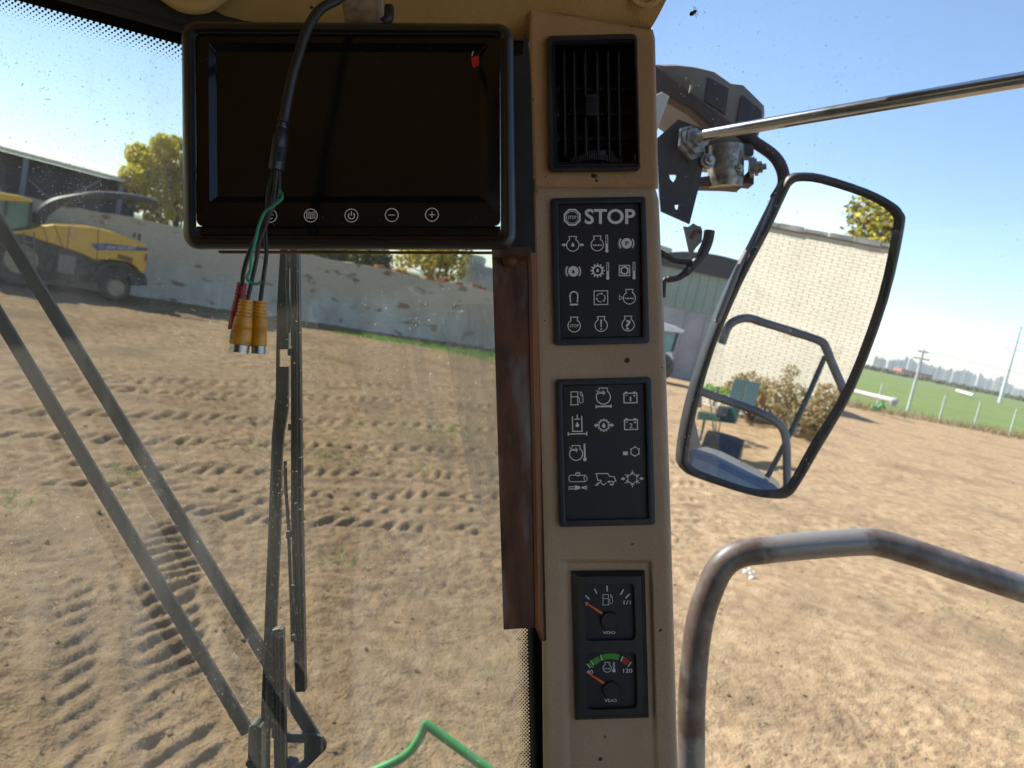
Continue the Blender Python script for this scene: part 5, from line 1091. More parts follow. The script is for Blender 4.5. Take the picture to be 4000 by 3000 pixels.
# ------------------------------------------------------------------ trees
def leafcloud(mb, centers, n, size, mixw):
    C = np.array([c[:3] for c in centers], float); Rr = np.array([c[3] for c in centers]); p = Rr ** 2; p = p / p.sum(); k = rng.choice(len(C), n, p=p)
    d = rng.normal(size=(n, 3)); d /= np.linalg.norm(d, axis=1)[:, None]; rr = rng.uniform(.35, 1.0, n) ** .5 * Rr[k]; c = C[k] + d * rr[:, None] * np.array([1, 1, .9])
    u = rng.normal(size=(n, 3)); u /= np.linalg.norm(u, axis=1)[:, None]; v = np.cross(u, d + rng.normal(size=(n, 3)) * .6); v /= np.linalg.norm(v, axis=1)[:, None] + 1e-9
    s = (size * rng.uniform(.6, 1.35, n))[:, None]; V = np.stack([c - u * s * .5, c + v * s * .34, c + u * s * .5, c - v * s * .34], 1).reshape(-1, 3)
    o = len(mb.v); mb.v += V.tolist(); mb.f += [[o + 4 * i, o + 4 * i + 1, o + 4 * i + 2, o + 4 * i + 3] for i in range(n)]
    cm = np.array([mixw(C[j]) for j in range(len(C))]); mb.m += [int(x) for x in (rng.uniform(0, 1, n) < cm[k])]
def tree(name, base, trunk_h, blobs, nleaf, lsize, mats, label, mixw=lambda c: .4, group=None):
    t = thing(name, base, label, 'tree', group); base = np.asarray(base, float); b = MB(); H_ = trunk_h
    b.tube(smoothpath([base, base + (.05, .04, H_ * .4), base + (-.05, 0, H_ * .8), base + (0, .05, H_ * 1.25)], 4), list(np.linspace(.02 * H_ + .08, .05, 13)), 9)
    for c in blobs:
        c_ = np.array(c[:3]); s_ = base + np.array([0, 0, H_ * random.uniform(.55, 1.0)]); b.tube(smoothpath([s_, (s_ + c_) / 2 + np.array([0, 0, .12]), c_], 3), [.05, .045, .04, .035, .028, .022, .015], 6)
    build(b, 'trunk', M['bark'], t, smooth=True)
    b = MB(); leafcloud(b, blobs, nleaf, lsize, mixw); build(b, 'crown', mats, t); return t
M['leafyellow'] = leafmat('yellow_leaf', (0.40, 0.36, 0.035), (0.56, 0.48, 0.06)); M['leafgreen'] = leafmat('dark_leaf', (0.09, 0.115, 0.03), (0.15, 0.18, 0.045)); M['leafolive'] = leafmat('olive_leaf', (0.16, 0.15, 0.04), (0.24, 0.21, 0.06))
TO = -1.3
def TP(px, py, o=TO): return onplane(px, py, WA + WN * o, WN)
blobs = []
for (px, py, r_) in ((545, 610, .55), (640, 570, .5), (600, 660, .8), (680, 640, .6), (520, 700, .6), (600, 740, .85), (700, 720, .7), (540, 790, .45), (640, 830, .45), (700, 820, .5), (580, 850, .22), (690, 560, .35), (760, 700, .7), (780, 790, .6)):
    p = TP(px, py, TO + random.uniform(-.7, .7)); blobs.append((*p, r_))
tb = TP(660, 1100); tb[2] = 0
tree('poplar_tree', tb, 2.6, blobs, 9500, .17, [M['leafgreen'], M['leafyellow']], 'yellow green tree rising above the wall beside the shed', lambda c: float(np.clip(.95 - ((c - tb) @ WDIR + .2) * .75, .1, .97)))  # sunlight put into the leaf colours: yellow on the lit left, dark right
blobs = []
for (px, py, r_) in ((1600, 985, 1.0), (1580, 1030, .7), (1660, 1000, 1.1), (1730, 990, 1.2), (1700, 1050, 1.0), (1770, 1040, 1.1), (1790, 990, 1.0), (1640, 940, 1.3), (1740, 920, 1.4)):
    p = W(px, py, 52. + random.uniform(-1, 1)); blobs.append((*p, r_))
tb2 = W(1690, 1200, 52.); tb2[2] = 0
tree('poplar_tree', tb2, 3.0, blobs, 3000, .3, [M['leafgreen'], M['leafyellow']], 'yellow green tree behind the wall seen under the monitor', lambda c: float(np.clip(.9 - (c[0] - tb2[0]) * .22, .15, .9)))  # leaf mix again painted yellow on the sun side, dark away from it
# dark hedge trees between shed and second tree
for i, (px, d_) in enumerate(((1210, 46.), (1330, 47.), (1450, 48.))):
    blobs = [(*W(px + random.uniform(-60, 60), 1000 + random.uniform(-40, 30), d_), random.uniform(.6, 1.1)) for _ in range(9)]; q = W(px, 1150, d_); q[2] = 0
    tree('evergreen_tree', q, 2.2, blobs, 1100, .3, [M['leafgreen'], M['leafgreen']], ['leftmost dark evergreen peeping over the wall right of the wiper', 'middle dark evergreen peeping over the grey wall under the monitor', 'dark evergreen over the wall just left of the yellow tree'][i], group='dark trees behind the wall')

# pale building behind the wall
pb = W(1870, 1250, 62.); pb[2] = 0
bd = thing('farm_building', pb, 'pale green farm building with a grey block behind the wall', 'building')
M['palegreen'] = mat('pale_green_wall', (.52, .58, .46), (.46, .52, .42), .8, rough=.8); M['greyblock'] = mat('grey_block', (.30, .34, .36), (.36, .39, .40), .8, rough=.8)
def wbox(px0, px1, py0, d_, depth, mb=None, zb=0.):
    a_ = W(px0, py0, d_); c_ = W(px1, py0 + (px1 - px0) * .207, d_); mb = mb or MB(); f0 = np.array([a_[0], a_[1], zb]); f1 = np.array([c_[0], c_[1], zb]); zt = max(a_[2], .4); dd = np.array([0, depth, 0])
    mb.prism([f0, f1, np.array([c_[0], c_[1], zt]), np.array([a_[0], a_[1], zt])], dd); return mb
build(wbox(1805, 1885, 985, 60., 5.), 'pale_wall', M['palegreen'], bd); build(wbox(1866, 2060, 1035, 58., 5.), 'grey_wall', M['greyblock'], bd)
b = MB(); 
for k in range(3):
    a_ = W(1822, 1000 + k * 22, 59.9); c_ = W(1885, 1013 + k * 22, 59.9); b.tube([a_, c_], .035, 6)
build(b, 'wall_rail', M['greyblock'], bd)
b = MB(); a_ = W(1852, 1010, 59.7); c_ = np.array([a_[0], a_[1], 0]); b.tube([c_, a_], .09, 8); build(b, 'drain_pipe', M['greyblock'], bd)

# ------------------------------------------------------------------ arched barn to the right of the pillar
bo = W(2700, 1480, 46.); bo[2] = 0
bn = thing('arched_barn', bo, 'grey and green barn with a dark arched roof behind the mirror', 'barn')
M['barngrey'] = mat('grey_render', (.30, .29, .29), (.38, .37, .37), .7, rough=.85); M['barngreen'] = mat('green_sheet', (.20, .26, .22), (.25, .30, .26), .6, rough=.6); M['barnroof'] = mat('dark_roof', (.035, .035, .04), (.06, .055, .06), 1.5, rough=.7); M['cream'] = mat('cream_gable', (.62, .55, .40), rough=.8)
bdir = W(2900, 1520, 46.) - W(2600, 1460, 46.); bdir[2] = 0; bdir /= np.linalg.norm(bdir); bnm = np.array([bdir[1], -bdir[0], 0])
def BS(px, py): p = onplane(px, py, bo, bnm); return (p - bo) @ bdir, p[2]
def BL(s, z, o=0.): return bo + bdir * s + ZUP * z + bnm * o
sL, sR = BS(2470, 1430)[0], BS(2925, 1490)[0]; z1 = BS(2700, 1215)[1]; z2 = BS(2700, 1060)[1]; ztop = BS(2750, 990)[1]
b = MB(); b.prism([BL(sL, -.1), BL(sR, -.1), BL(sR, z1), BL(sL, z1)], -bnm * 5); build(b, 'lower_wall', M['barngrey'], bn)
for k in range(int((sR - sL) / .55)):
    s = sL + k * .55; b = MB(); b.prism([BL(s + .01, z1 + .01, .03), BL(s + .54, z1 + .01, .03), BL(s + .54, z2, .03), BL(s + .01, z2, .03)], -bnm * .05); build(b, 'wall_sheet', M['barngreen'], bn)
b = MB(); b.prism([BL(sL, z1, -.05), BL(sR, z1, -.05), BL(sR, z2 + .05, -.05), BL(sL, z2 + .05, -.05)], -bnm * 4.6); build(b, 'upper_core', M['barngrey'], bn)
sm_c = (sL + sR) / 2; ar = []
for k in range(25):
    t = k / 24; s = sL - .3 + (sR - sL + .6) * t; ar.append((s, z2 + (ztop - z2 + .05) * math.sqrt(max(0, 1 - (2 * t - 1) ** 2)) * 1.0))
b = MB(); b.prism([BL(s, z, .25) for s, z in ar], -bnm * 5.4); build(b, 'arched_roof', M['barnroof'], bn)
b = MB(); b.prism([BL(sL - 2.5, z2 + .5, -3), BL(BS(2655, 1000)[0], z2 + .5, -3), BL(BS(2655, 1000)[0], ztop + .18, -3), BL(sL - 2.5, ztop + .6, -3)], -bnm * 2); build(b, 'cream_gable', M['cream'], bn)
for px in (2640, 2720, 2800):
    s, z = BS(px, 1420); b = MB(); b.tube([BL(s, 0, .1), BL(s, z1, .1)], .05, 6); build(b, 'wall_pilaster', M['barngrey'], bn)
# white-roofed combine in front of it
wo = W(2560, 1480, 41.); wo[2] = 0
wc = thing('white_tractor', wo, 'white roofed tractor peeping out beside the pillar in front of the barn', 'tractor')
def wq(z, d0, d1, m_, nm, bev=.03):
    b = MB(); pts = [W(2550 + x / 2.371, 800 + y / 2.371, 41.) for x, y in z]; b.prism([p + np.array([0, d0, 0]) for p in pts], (0, d1 - d0, 0)); return build(b, nm, M[m_], wc, bevel=bev)
wq([(-150, 1080), (60, 1085), (180, 1120), (265, 1160), (240, 1180), (100, 1165), (-150, 1150)], -1, 1, 'white', 'cab_roof', .06)
wq([(-140, 1150), (90, 1165), (205, 1185), (150, 1350), (-140, 1330)], -.85, .85, 'cabglass', 'cab_glass')
wq([(190, 1175), (215, 1180), (165, 1350), (140, 1350)], -.9, -.8, 'dark', 'cab_pillar', .01)
wq([(-200, 1345), (150, 1350), (165, 1420), (120, 1440), (-200, 1430)], -.8, .8, 'white', 'body', .05)
b = MB(); c_ = W(2550 + 60 / 2.371, 800 + 1520 / 2.371, 40.2); c_[2] = .75; b.lathe(c_, (0, 1, 0), [(.35, 0), (.72, .02), (.75, .1), (.75, .35), (.6, .4), (.001, .4)], 24); build(b, 'front_tyre', M['tyre'], wc, smooth=True, autosmooth=35)

# ------------------------------------------------------------------ far side on the right: poles, fence posts, city
M['concrete'] = mat('pale_concrete', (.55, .56, .54), (.48, .49, .47), 2, rough=.8); M['galv'] = mat('galvanised_pole', (.62, .64, .66), rough=.5, metal=.3)
def pole(name, foot, top_py, r0, r1, arms, label, cat='pole', group=None, hgt=None):
    f = G(*foot); f[2] = -.1; p1 = onplane(foot[0], top_py, f, np.array([f[0], f[1], 0]) / np.hypot(f[0], f[1])); h = hgt or p1[2]
    t = thing(name, f, label, cat, group); b = MB(); b.lathe(f, (0, 0, 1), [(r0, 0), (r1, h + .1), (.001, h + .1)], 10); build(b, 'shaft', M['concrete' if cat != 'mast' else 'galv'], t, smooth=True)
    side = np.array([f[1], -f[0], 0]) / np.hypot(f[0], f[1])
    for z, l_ in arms:
        b = MB(); b.box(f + ZUP * (h * z), (l_, .12 + r1 * .3, .12 + r1 * .4), [side, np.cross(ZUP, side), ZUP]); arm = build(b, 'cross_arm', M['galv'], t)
    return f, h
def hy(px): return 726 + .2073 * px
f1, h1 = pole('utility_pole', (3545, 1606), 1350, .13, .08, [(.86, 1.2), (.97, .8)], 'tall concrete utility pole at the edge of the field beside the mirror')
f2, h2 = pole('transmission_mast', (3905, 1572), 1262, .62, .28, [(.70, 7.), (.80, 5.5), (.99, 2.)], 'tall steel transmission mast in the green field on the far right', 'mast')
for i, (px, py, tp) in enumerate(((3428, 1574, 1495), (3668, 1643, 1538), (3804, 1668, 1563), (3945, 1695, 1592))):
    pole('fence_post', (px, py), tp, .075, .06, [], ['thin concrete fence post left of the utility pole', 'concrete fence post first right of the utility pole', 'concrete fence post second right of the utility pole', 'concrete fence post nearest the right edge'][i], 'post', 'fence posts along the field')
for i, (z, of) in enumerate(((.97, -.6), (.97, .6), (.86, .9))):
    A = f1 + np.array([of * .9, -of * .4, h1 * z + .1]); b = MB()
    for tgt in (np.array([-30, 105, 6.5]), np.array([150., 75, 8.])):
        P = [A + (tgt - A) * t - ZUP * (3. * 4 * t * (1 - t) * .5) for t in np.linspace(0, 1, 14)]; b.tube(P, .018, 5)
    props(build(b, 'power_line', M['galv'], anchor=A), ['thin power line on the left of the utility pole top', 'thin power line on the right of the utility pole top', 'lowest thin power line on the utility pole'][i], 'cable', 'power lines')
# white auger tube on a green stand
ag = thing('grain_auger', G(3440, 1585), 'long white tube on a green stand beyond the mirror', 'auger')
b = MB(); b.tube([W(3300, 1522, 52.), W(3338, 1530, 52.), W(3490, 1566, 50.)], .17, 14); build(b, 'auger_tube', M['white'], ag, smooth=True)
b = MB(); b.lathe(W(3492, 1568, 50.), (0, -.3, 1), [(.2, -.25), (.24, -.1), (.24, .15), (.12, .25)], 14); build(b, 'tube_end', M['greyblock'], ag, smooth=True)
b = MB(); gq = [W(3450, 1558, 50.5), W(3448, 1580, 50.5), W(3425, 1596, 50.5)]; b.tube(gq, .09, 8); b.tube([W(3448, 1580, 50.5), W(3458, 1598, 50.5)], .08, 8); b.tube([W(3405, 1588, 50.5), W(3440, 1598, 50.5)], .1, 8); build(b, 'green_stand', M['greenpaint'], ag, smooth=True)
a2 = G(3770, 1545); ap = thing('irrigation_pipe', a2, 'pale pipe lying across the far green field', 'pipe'); b = MB(); u_ = G(3735, 1536), G(3800, 1555); b.tube([u_[0] + ZUP * .9, u_[1] + ZUP * .8], .42, 10); build(b, 'pipe_run', M['white'], ap, smooth=True)
# city skyline
for nm, c in (('tower_a', (.66, .57, .50)), ('tower_b', (.74, .69, .62)), ('tower_c', (.58, .56, .55))):
    m = mat(nm, c, rough=.8); t = m.node_tree; p = t.nodes['Principled BSDF']; tc = [n for n in t.nodes if n.type == 'TEX_COORD'][0]
    mp = t.nodes.new('ShaderNodeMapping'); mp.inputs['Rotation'].default_value = (math.radians(90), 0, 0); bt = t.nodes.new('ShaderNodeTexBrick'); bt.offset = 0; bt.inputs['Scale'].default_value = 1; bt.inputs['Brick Width'].default_value = 5.; bt.inputs['Row Height'].default_value = 3.1; bt.inputs['Mortar Size'].default_value = 1.0
    bt.inputs['Color1'].default_value = (.30, .30, .32, 1); bt.inputs['Color2'].default_value = (.38, .37, .37, 1); bt.inputs['Mortar'].default_value = (*c, 1); t.links.new(tc.outputs['Object'], mp.inputs[0]); t.links.new(mp.outputs[0], bt.inputs[0]); t.links.new(bt.outputs[0], p.inputs['Base Color']); M[nm] = m
M['pinkroof'] = mat('red_roof', (.42, .14, .12), rough=.8)
CG = 'apartment towers on the skyline'
def tower(px, D, hpx, wpx, i):
    g = W(px, hy(px), D); hh = EYE + hpx / F * D; wd = wpx / F * D; dp = wd * .7; f = np.array([g[0], g[1], -.1]); u = np.array([g[1], -g[0], 0]) / np.hypot(g[0], g[1]); n_ = np.array([-u[1], u[0], 0])
    t = thing('apartment_tower', f, 'pale hazy apartment tower on the skyline beyond the green field', 'building', CG)
    b = MB(); b.box(f + ZUP * hh / 2, (wd, dp, hh), [u, n_, ZUP]); build(b, 'tower_block', M['tower_' + 'abc'[i % 3]], t)
    b = MB(); b.box(f + ZUP * (hh + 1.6), (wd * .45, dp * .5, 3.2), [u, n_, ZUP]); build(b, 'roof_house', M['tower_b'], t)
i = 0; px = 3415.
while px < 4030:
    wp_ = random.uniform(9, 17)
    if not 3610 < px < 3640 or random.random() < .5: tower(px, random.uniform(1500, 1900), random.uniform(38, 62) * (.8 if px < 3500 else 1.) * (.7 if px > 3930 else 1), wp_, i)
    px += wp_ * random.uniform(.85, 1.35); i += 1
for (x, h, w_) in ((1935, 26, 20), (-300, 20, 30)): pass
rb = thing('red_roofed_hall', W(3580, hy(3580), 900.) * np.array([1, 1, 0]), 'long low red roofed hall in front of the skyline', 'building')
for (x0, x1, h0, h1, m_, nm) in ((3520, 3542, 0, 15, 'pinkroof', 'end_block'), (3542, 3640, 0, 6, 'tower_b', 'hall_wall'), (3545, 3640, 6, 14, 'pinkroof', 'hall_roof')):
    a_ = W(x0, hy(x0), 900.); c_ = W(x1, hy(x1), 900.); z0 = -.1 if h0 == 0 else EYE + h0 / F * 900 - 2; zt = EYE + h1 / F * 900; b = MB(); b.prism([(a_[0], a_[1], z0), (c_[0], c_[1], z0), (c_[0], c_[1], zt), (a_[0], a_[1], zt)], (0, 20, 0)); build(b, nm, M[m_], rb)
# far tree belt: one mass
blob = []
for k in range(140):
    px = 3360 + k * 5.2; D = random.uniform(620, 800); g = W(px, hy(px), D); blob.append((g[0], g[1], random.uniform(.2, 1.4), random.uniform(2.0, 3.4)))
b = MB(); leafcloud(b, blob, 5200, 2.4, lambda c: .3); M['belt'] = leafmat('far_leaf', (.06, .075, .04), (.09, .10, .05)); props(build(b, 'far_tree_belt', [M['belt'], M['leafolive']]), 'low dark belt of trees along the far edge of the field', 'trees', kind='stuff')
# weeds along the field edge
pts = []
for k in range(5200):
    t = random.uniform(-14, 34); o = random.gauss(.5, .9); q = P1 + dP * t + np.array([-dP[1], dP[0]]) * o; cl_ = .5 + .5 * math.sin(t * .9) * math.sin(t * .37 + 1); pts.append((q[0], q[1], -.05)) if random.random() < .35 + .65 * cl_ else None
props(blades('edge_weeds', pts, .55, .07, [M['weed'], M['drygrass'], M['weed']], .5), 'dry brown weeds along the edge of the green field', 'weeds', kind='stuff')
# green grass under the wall and in patches on the soil
pts = []
def patch(px, py, rx, ry, n):
    c_ = G(px, py)
    for _ in range(int(n * .6)): q = G(px + random.gauss(0, rx * 1.7), py + random.gauss(0, ry * 1.5)); pts.append((q[0], q[1]))
for k in range(11000):
    t = random.uniform(3.2, 15); o = abs(random.gauss(0, 1)) * (1.3 if t > 7 else .5); q = WL(t, 0, 2.3 + o); pts.append((q[0], q[1]))
for k in range(900):
    t = random.uniform(-4, 3); q = WL(t, 0, random.uniform(.2, 2.6)); pts.append((q[0], q[1]))
for a_ in ((1680, 1690, 70, 12, 420), (1390, 1660, 25, 10, 90), (1330, 1790, 45, 10, 110), (1660, 1830, 25, 10, 60), (1250, 1430, 60, 14, 120), (500, 1430, 60, 10, 90), (520, 1860, 50, 15, 110), (980, 1740, 20, 10, 40), (60, 1960, 40, 14, 60), (700, 1430, 40, 8, 50), (1900, 1440, 60, 8, 200), (2950, 1910, 30, 8, 40), (3820, 2070, 30, 8, 40), (1300, 2180, 40, 12, 40), (1820, 2640, 40, 10, 20), (3760, 2390, 60, 10, 40)): patch(*a_)
P_ = np.array(pts); zz = soilh(P_[:, 0], P_[:, 1]); props(blades('soil_grass', np.column_stack([P_, zz - .01]), .085, .018, [M['grass']], .6), 'sparse bright green grass sprouting on the soil and under the wall', 'grass', kind='stuff')
pts = []
for k in range(7000):
    t = random.uniform(4.5, 15.5); o = abs(random.gauss(0, 1)) * (1.2 if t > 8 else .45); q = WL(t, 0, 2.4 + o); pts.append((q[0], q[1]))
P_ = np.array(pts); zz = soilh(P_[:, 0], P_[:, 1]); props(blades('wall_grass', np.column_stack([P_, zz - .01]), .15, .04, [M['grass']], .6), 'bright green strip of grass along the foot of the long wall', 'grass', kind='stuff')
# straw scraps on the soil
n = 2600; th = rng.uniform(math.radians(-40), math.radians(42), n); rr_ = 3.6 * (22 / 3.6) ** rng.uniform(0, 1, n); xs_ = np.sin(th) * rr_; ys_ = np.cos(th) * rr_; zz = soilh(xs_, ys_) + .008
b = MB(); an = rng.uniform(0, math.pi, n); ln_ = rng.uniform(.03, .14, n)
for k in range(n):
    u = np.array([math.cos(an[k]), math.sin(an[k]), rng.normal(0, .15)]); c_ = np.array([xs_[k], ys_[k], zz[k]]); w_ = np.array([-u[1], u[0], 0]) * .0025; b.add([c_ - u * ln_[k] / 2 - w_, c_ + u * ln_[k] / 2 - w_, c_ + u * ln_[k] / 2 + w_, c_ - u * ln_[k] / 2 + w_], [(0, 1, 2, 3)])
props(build(b, 'straw_scraps', M['drygrass']), 'scattered straw scraps on the tilled soil', 'straw', kind='stuff')
# loose clods
b = MB(); n = 1100; th = rng.uniform(math.radians(-40), math.radians(42), n); rr_ = 3.6 * (16 / 3.6) ** rng.uniform(0, 1, n); xs_ = np.sin(th) * rr_; ys_ = np.cos(th) * rr_; zz = soilh(xs_, ys_)
ico = [(0, 0, 1), (.9, 0, .3), (.28, .85, .3), (-.73, .53, .3), (-.73, -.53, .3), (.28, -.85, .3), (.4, .5, -.6), (-.6, 0, -.6), (.4, -.5, -.6)]
fc = [(0, 1, 2), (0, 2, 3), (0, 3, 4), (0, 4, 5), (0, 5, 1), (1, 6, 2), (2, 6, 3), (3, 6, 7), (3, 7, 4), (4, 7, 8), (4, 8, 5), (5, 8, 1), (1, 8, 6), (6, 8, 7)]
for k in range(n):
    r_ = float(np.clip(rng.lognormal(-4.75, .5), .004, .03)); a = rng.uniform(0, 6.28); ca, sa = math.cos(a), math.sin(a); jit = rng.uniform(.7, 1.3, (9, 3))
    b.add([(xs_[k] + r_ * (v[0] * ca - v[1] * sa) * j[0], ys_[k] + r_ * (v[0] * sa + v[1] * ca) * j[1], zz[k] + r_ * .35 + r_ * v[2] * .75 * j[2]) for v, j in zip(ico, jit)], fc)
props(build(b, 'soil_clods', M['soil'], smooth=True), 'loose crumbs and clods of tan soil', 'soil', kind='stuff')
# white scrap of plastic on the soil behind the rail
b = MB(); c_ = G(2925, 2258); 
for k in range(5):
    o = np.array([random.uniform(-.07, .07), random.uniform(-.06, .06), .02 + .02 * k]); b.lathe(c_ + o, (random.uniform(-1, 1), random.uniform(-1, 1), 1), [(.005, -.02), (.03, -.01), (.035, .01), (.006, .025)], 7)
props(build(b, 'plastic_scrap', M['white'], anchor=c_), 'small white scrap of plastic on the soil behind the rail', 'litter')

# ------------------------------------------------------------------ what the wing mirror sees: wall, bushes, cart, rails, our own machine
def mir_ground(px, py):
    a, c_ = MR(px, py, 1.), MR(px, py, 2.); v = c_ - a; return a + v * (-a[2] / v[2])
m0_, m1_ = mir_ground(2850, 1612), mir_ground(3360, 1748); m0_[2] = m1_[2] = 0; bdr = (m1_ - m0_) / np.linalg.norm(m1_ - m0_); bnr = np.array([-bdr[1], bdr[0], 0])
if bnr[1] < 0: bnr = -bnr
def mir_plane(px, py, P0, n_):
    a, c_ = MR(px, py, 1.), MR(px, py, 2.); v = c_ - a; return a + v * (((P0 - a) @ n_) / (v @ n_))
zt = (mir_plane(3010, 885, m0_, bnr)[2] + mir_plane(3470, 965, m0_, bnr)[2]) / 2
pw = thing('painted_wall', m0_, 'sunlit cream painted brick wall with slate coping seen in the mirror', 'wall')
M['creambrick'] = mat('cream_painted_brick', (.52, .475, .38), (.58, .535, .435), 1.2, rough=.85, c3=(.40, .30, .22), s3=1.3, r3=(.58, .76)); M['mortar'] = mat('wall_mortar', (.45, .405, .325), rough=.9)
s0, s1 = -5.5, 8.5
b = MB(); b.prism([m0_ + bdr * s0, m0_ + bdr * s1, m0_ + bdr * s1 + ZUP * zt, m0_ + bdr * s0 + ZUP * zt], -bnr * .3); build(b, 'mortar_core', M['mortar'], pw)
b = MB(); row = 0; z = .02
while z < zt - .08:
    s_ = s0 - (row % 2) * .13
    while s_ < s1:
        pr_ = random.uniform(.006, .012); b.box(m0_ + bdr * (s_ + .12) + ZUP * (z + .031) + bnr * (pr_ - .02), (.246, .05, .058), [bdr, bnr, ZUP]); s_ += .258
    z += .066; row += 1
props(build(b, 'brick_courses', M['creambrick'], pw), kind='stuff')
M['slate'] = mat('slate_coping', (.10, .11, .11), (.2, .19, .17), 3, rough=.8)
for k in range(28):
    s_ = s0 + k * .5; b = MB(); b.box(m0_ + bdr * (s_ + .25) + ZUP * (zt + .04) - bnr * .12, (.48, .46, .07 + .02 * (k % 3)), [bdr, bnr, ZUP]); build(b, 'coping_slate', M['slate'], pw)
def bush(name, px, py, D, blobs, n_, sz__, mats, label, cat='bush'):
    base = MR(px, py, D); base[2] = 0; t = thing(name, base, label, cat, 'bushes along the painted wall'); b = MB()
    bl = [(*MR(x, y, D + random.uniform(-.4, .4)), r_) for x, y, r_ in blobs]
    for c_ in bl: b.tube([base, (base + np.array(c_[:3])) / 2, np.array(c_[:3])], [.02, .015, .008], 5)
    build(b, 'stem', M['bark'], t); b = MB(); leafcloud(b, bl, n_, sz__, lambda c: .45); build(b, 'foliage', mats, t)
M['dryleaf'] = leafmat('dry_leaf', (.22, .15, .08), (.32, .235, .13)); M['sage'] = leafmat('sage_leaf', (.20, .19, .08), (.28, .25, .11))
bush('dry_bush', 3120, 1640, 15.6, [(3060, 1500, .22), (3088, 1455, .18), (3050, 1560, .34), (3110, 1545, .3), (3150, 1600, .34), (3170, 1650, .32), (3090, 1615, .36)], 1900, .075, [M['sage'], M['dryleaf']], 'tall sage green bush against the painted wall in the mirror')
bush('dry_bush', 2950, 1590, 16.4, [(2880, 1510, .26), (2930, 1495, .28), (2980, 1515, .28), (2860, 1540, .32), (2920, 1555, .34), (2990, 1575, .34), (2900, 1480, .16)], 1900, .075, [M['dryleaf'], M['sage']], 'brown dry bush against the painted wall in the mirror')
bush('dry_bush', 3250, 1640, 15.2, [(3230, 1540, .25), (3240, 1600, .35), (3290, 1640, .35), (3200, 1650, .35), (3320, 1690, .3)], 1200, .10, [M['dryleaf'], M['sage']], 'low brown bush at the right end of the mirrored wall')
bush('weed_patch', 2850, 1520, 13.5, [(2800, 1530, .13), (2840, 1542, .15), (2770, 1525, .13)], 300, .06, [M['grass'], M['grass']], 'patch of bright green weeds reflected beside the green cart', 'weeds')
tbm = MR(3440, 1500, 24.); tbm[2] = 0
bl = [(*MR(x, y, 24. + random.uniform(-.6, .6)), r_) for x, y, r_ in ((3380, 860, .8), (3420, 820, .8), (3450, 900, .9), (3500, 860, .9), (3400, 920, .6), (3520, 930, .8), (3360, 800, .4), (3470, 800, .6), (3480, 960, .7), (3560, 880, .9))]
tree('autumn_tree', tbm, 3.6, bl, 2600, .17, [M['leafolive'], M['leafyellow']], 'thin autumn tree behind the painted wall in the mirror', lambda c: .35)
gc_ = MR(2900, 1700, 12.3); gc_[2] = 0
ct = thing('green_cart', gc_, 'dark green cart with an upright panel reflected in the mirror', 'cart')
def mq(z, D, th, m_, nm, par): 
    b = MB(); b.prism([MR(2600 + x / 2.37, 1300 + y / 2.37, D) for x, y in z], (MR(3000, 1500, D + th) - MR(3000, 1500, D))); return build(b, nm, M[m_], par, bevel=.01)
M['bluegreen'] = mat('blue_green_sheet', (.04, .075, .078), (.055, .095, .098), 2, rough=.5)
mq([(640, 425), (755, 440), (690, 690), (580, 610)], 12.2, .05, 'bluegreen', 'upright_panel', ct); mq([(757, 440), (880, 468), (820, 700), (700, 690)], 12.2, .05, 'bluegreen', 'upright_panel', ct)
mq([(300, 730), (520, 770), (560, 690), (690, 690), (650, 845), (290, 800)], 12.1, .5, 'darkgreen', 'cart_frame', ct); mq([(490, 675), (590, 690), (560, 780), (460, 760)], 12.0, .3, 'dark', 'cart_motor', ct)
for z in ([(360, 810), (320, 1000)], [(490, 500), (440, 680)]):
    b = MB(); b.tube([MR(2600 + x / 2.37, 1300 + y / 2.37, 12.2) for x, y in z], .02, 6); build(b, 'cart_leg', M['dark'], ct)
b = MB(); c_ = MR(2600 + 545 / 2.37, 1300 + 1110 / 2.37, 11.5); c_[2] = .35; b.lathe(c_ - bdr * .35, bdr, [(.1, 0), (.32, .03), (.34, .15), (.34, .45), (.32, .58), (.1, .6)], 16); props(build(b, 'dark_blob', M['dark'], anchor=c_), 'dark drum shape put in for a dark blob on the ground in the mirror', 'dark_blob')  # drum shape put in where a dark blob lies on the ground
lr = thing('ladder_rail', MR(3290, 1900, 2.9), 'grey tubular ladder rail reflected in the wing mirror', 'rail')
def mp_(z, D): return smoothpath([MR(2500 + x / 1.185, 600 + y / 1.185, D) for x, y in z], 5)
M['railblue'] = mat('blue_grey_paint', (.10, .105, .12), (.15, .155, .17), 12, rough=.4, metal=.2)
b = MB(); b.tube(mp_([(380, 880), (405, 810), (440, 775), (500, 762), (570, 782), (700, 822), (830, 866), (860, 895), (890, 970), (960, 1130)], 2.5), .014, 12); build(b, 'upper_loop', M['railblue'], lr, smooth=True)
b = MB(); b.tube(mp_([(270, 1095), (330, 1120), (450, 1160), (590, 1215), (655, 1265), (678, 1330), (682, 1450), (684, 1640)], 2.6), .014, 12); build(b, 'lower_loop', M['railblue'], lr, smooth=True)
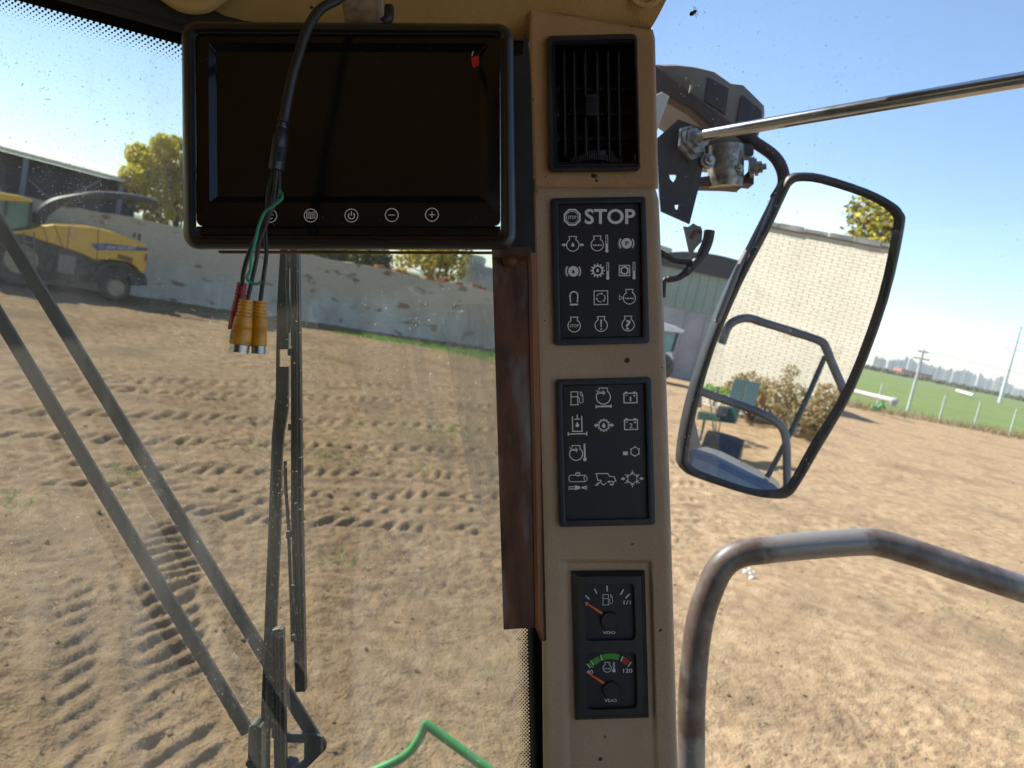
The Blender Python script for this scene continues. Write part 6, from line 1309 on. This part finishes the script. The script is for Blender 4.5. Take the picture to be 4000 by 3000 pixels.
b = MB(); b.tube(mp_([(858, 940), (780, 1120), (690, 1310), (590, 1500)], 2.65), .0095, 10); build(b, 'diagonal_stay', M['bluegreen'], lr, smooth=True)
fd = MB(); pts_ = [(215, 1355), (340, 1395), (660, 1555), (690, 1660), (150, 1660)]; fd.prism([MR(2500 + x / 1.185, 600 + y / 1.185, 2.5) for x, y in pts_], MR(3000, 1700, 3.0) - MR(3000, 1700, 2.5))
M['deck'] = mat('blue_grey_deck', (.10, .14, .20), (.15, .19, .25), 6, rough=.3, metal=.5); build(fd, 'step_deck', M['deck'], lr, bevel=.03)
# our own machine behind the cab: it throws the shadow seen in the mirror
mb_ = thing('combine_harvester', (-1., -4.6, 0), 'green body of the harvester behind the cab', 'harvester')
b = MB(); b.box((-1.15, -4.4, 2.25), (3.0, 6.6, 2.5)); build(b, 'body_shell', M['darkgreen'], mb_, bevel=.2, seg=3)
b = MB(); b.box((-1.0, -.2, 1.35), (2.0, 2.4, .5)); build(b, 'cab_base', M['darkgreen'], mb_)
for (x, y) in ((-2.75, -1.9), (.15, -1.9), (-2.5, -6.8), (.1, -6.8)):
    r_ = .85 if y > -3 else .6; b = MB(); b.lathe((x, y, r_), (1, 0, 0), [(.3, 0), (r_ * .95, .02), (r_, .1), (r_, .4), (r_ * .95, .48), (.3, .5)], 28); build(b, 'tyre', M['tyre'], mb_, smooth=True, autosmooth=35)
# ------------------------------------------------------------------ haze
hzb = MB(); hzb.box((0, 0, 24.), (10200, 10200, 52.)); ho = build(hzb, 'haze', []); ho.data.materials.clear()
hm = bpy.data.materials.new('haze_air'); hm.use_nodes = True; t = hm.node_tree; t.nodes.remove(t.nodes['Principled BSDF']); pv = t.nodes.new('ShaderNodeVolumePrincipled')
pv.inputs['Color'].default_value = (.90, .94, 1., 1); pv.inputs['Density'].default_value = .00016; pv.inputs['Anisotropy'].default_value = .3
t.links.new(pv.outputs[0], t.nodes['Material Output'].inputs['Volume']); ho.data.materials.append(hm); props(ho, 'thin pale haze over the far fields', 'haze', kind='stuff')
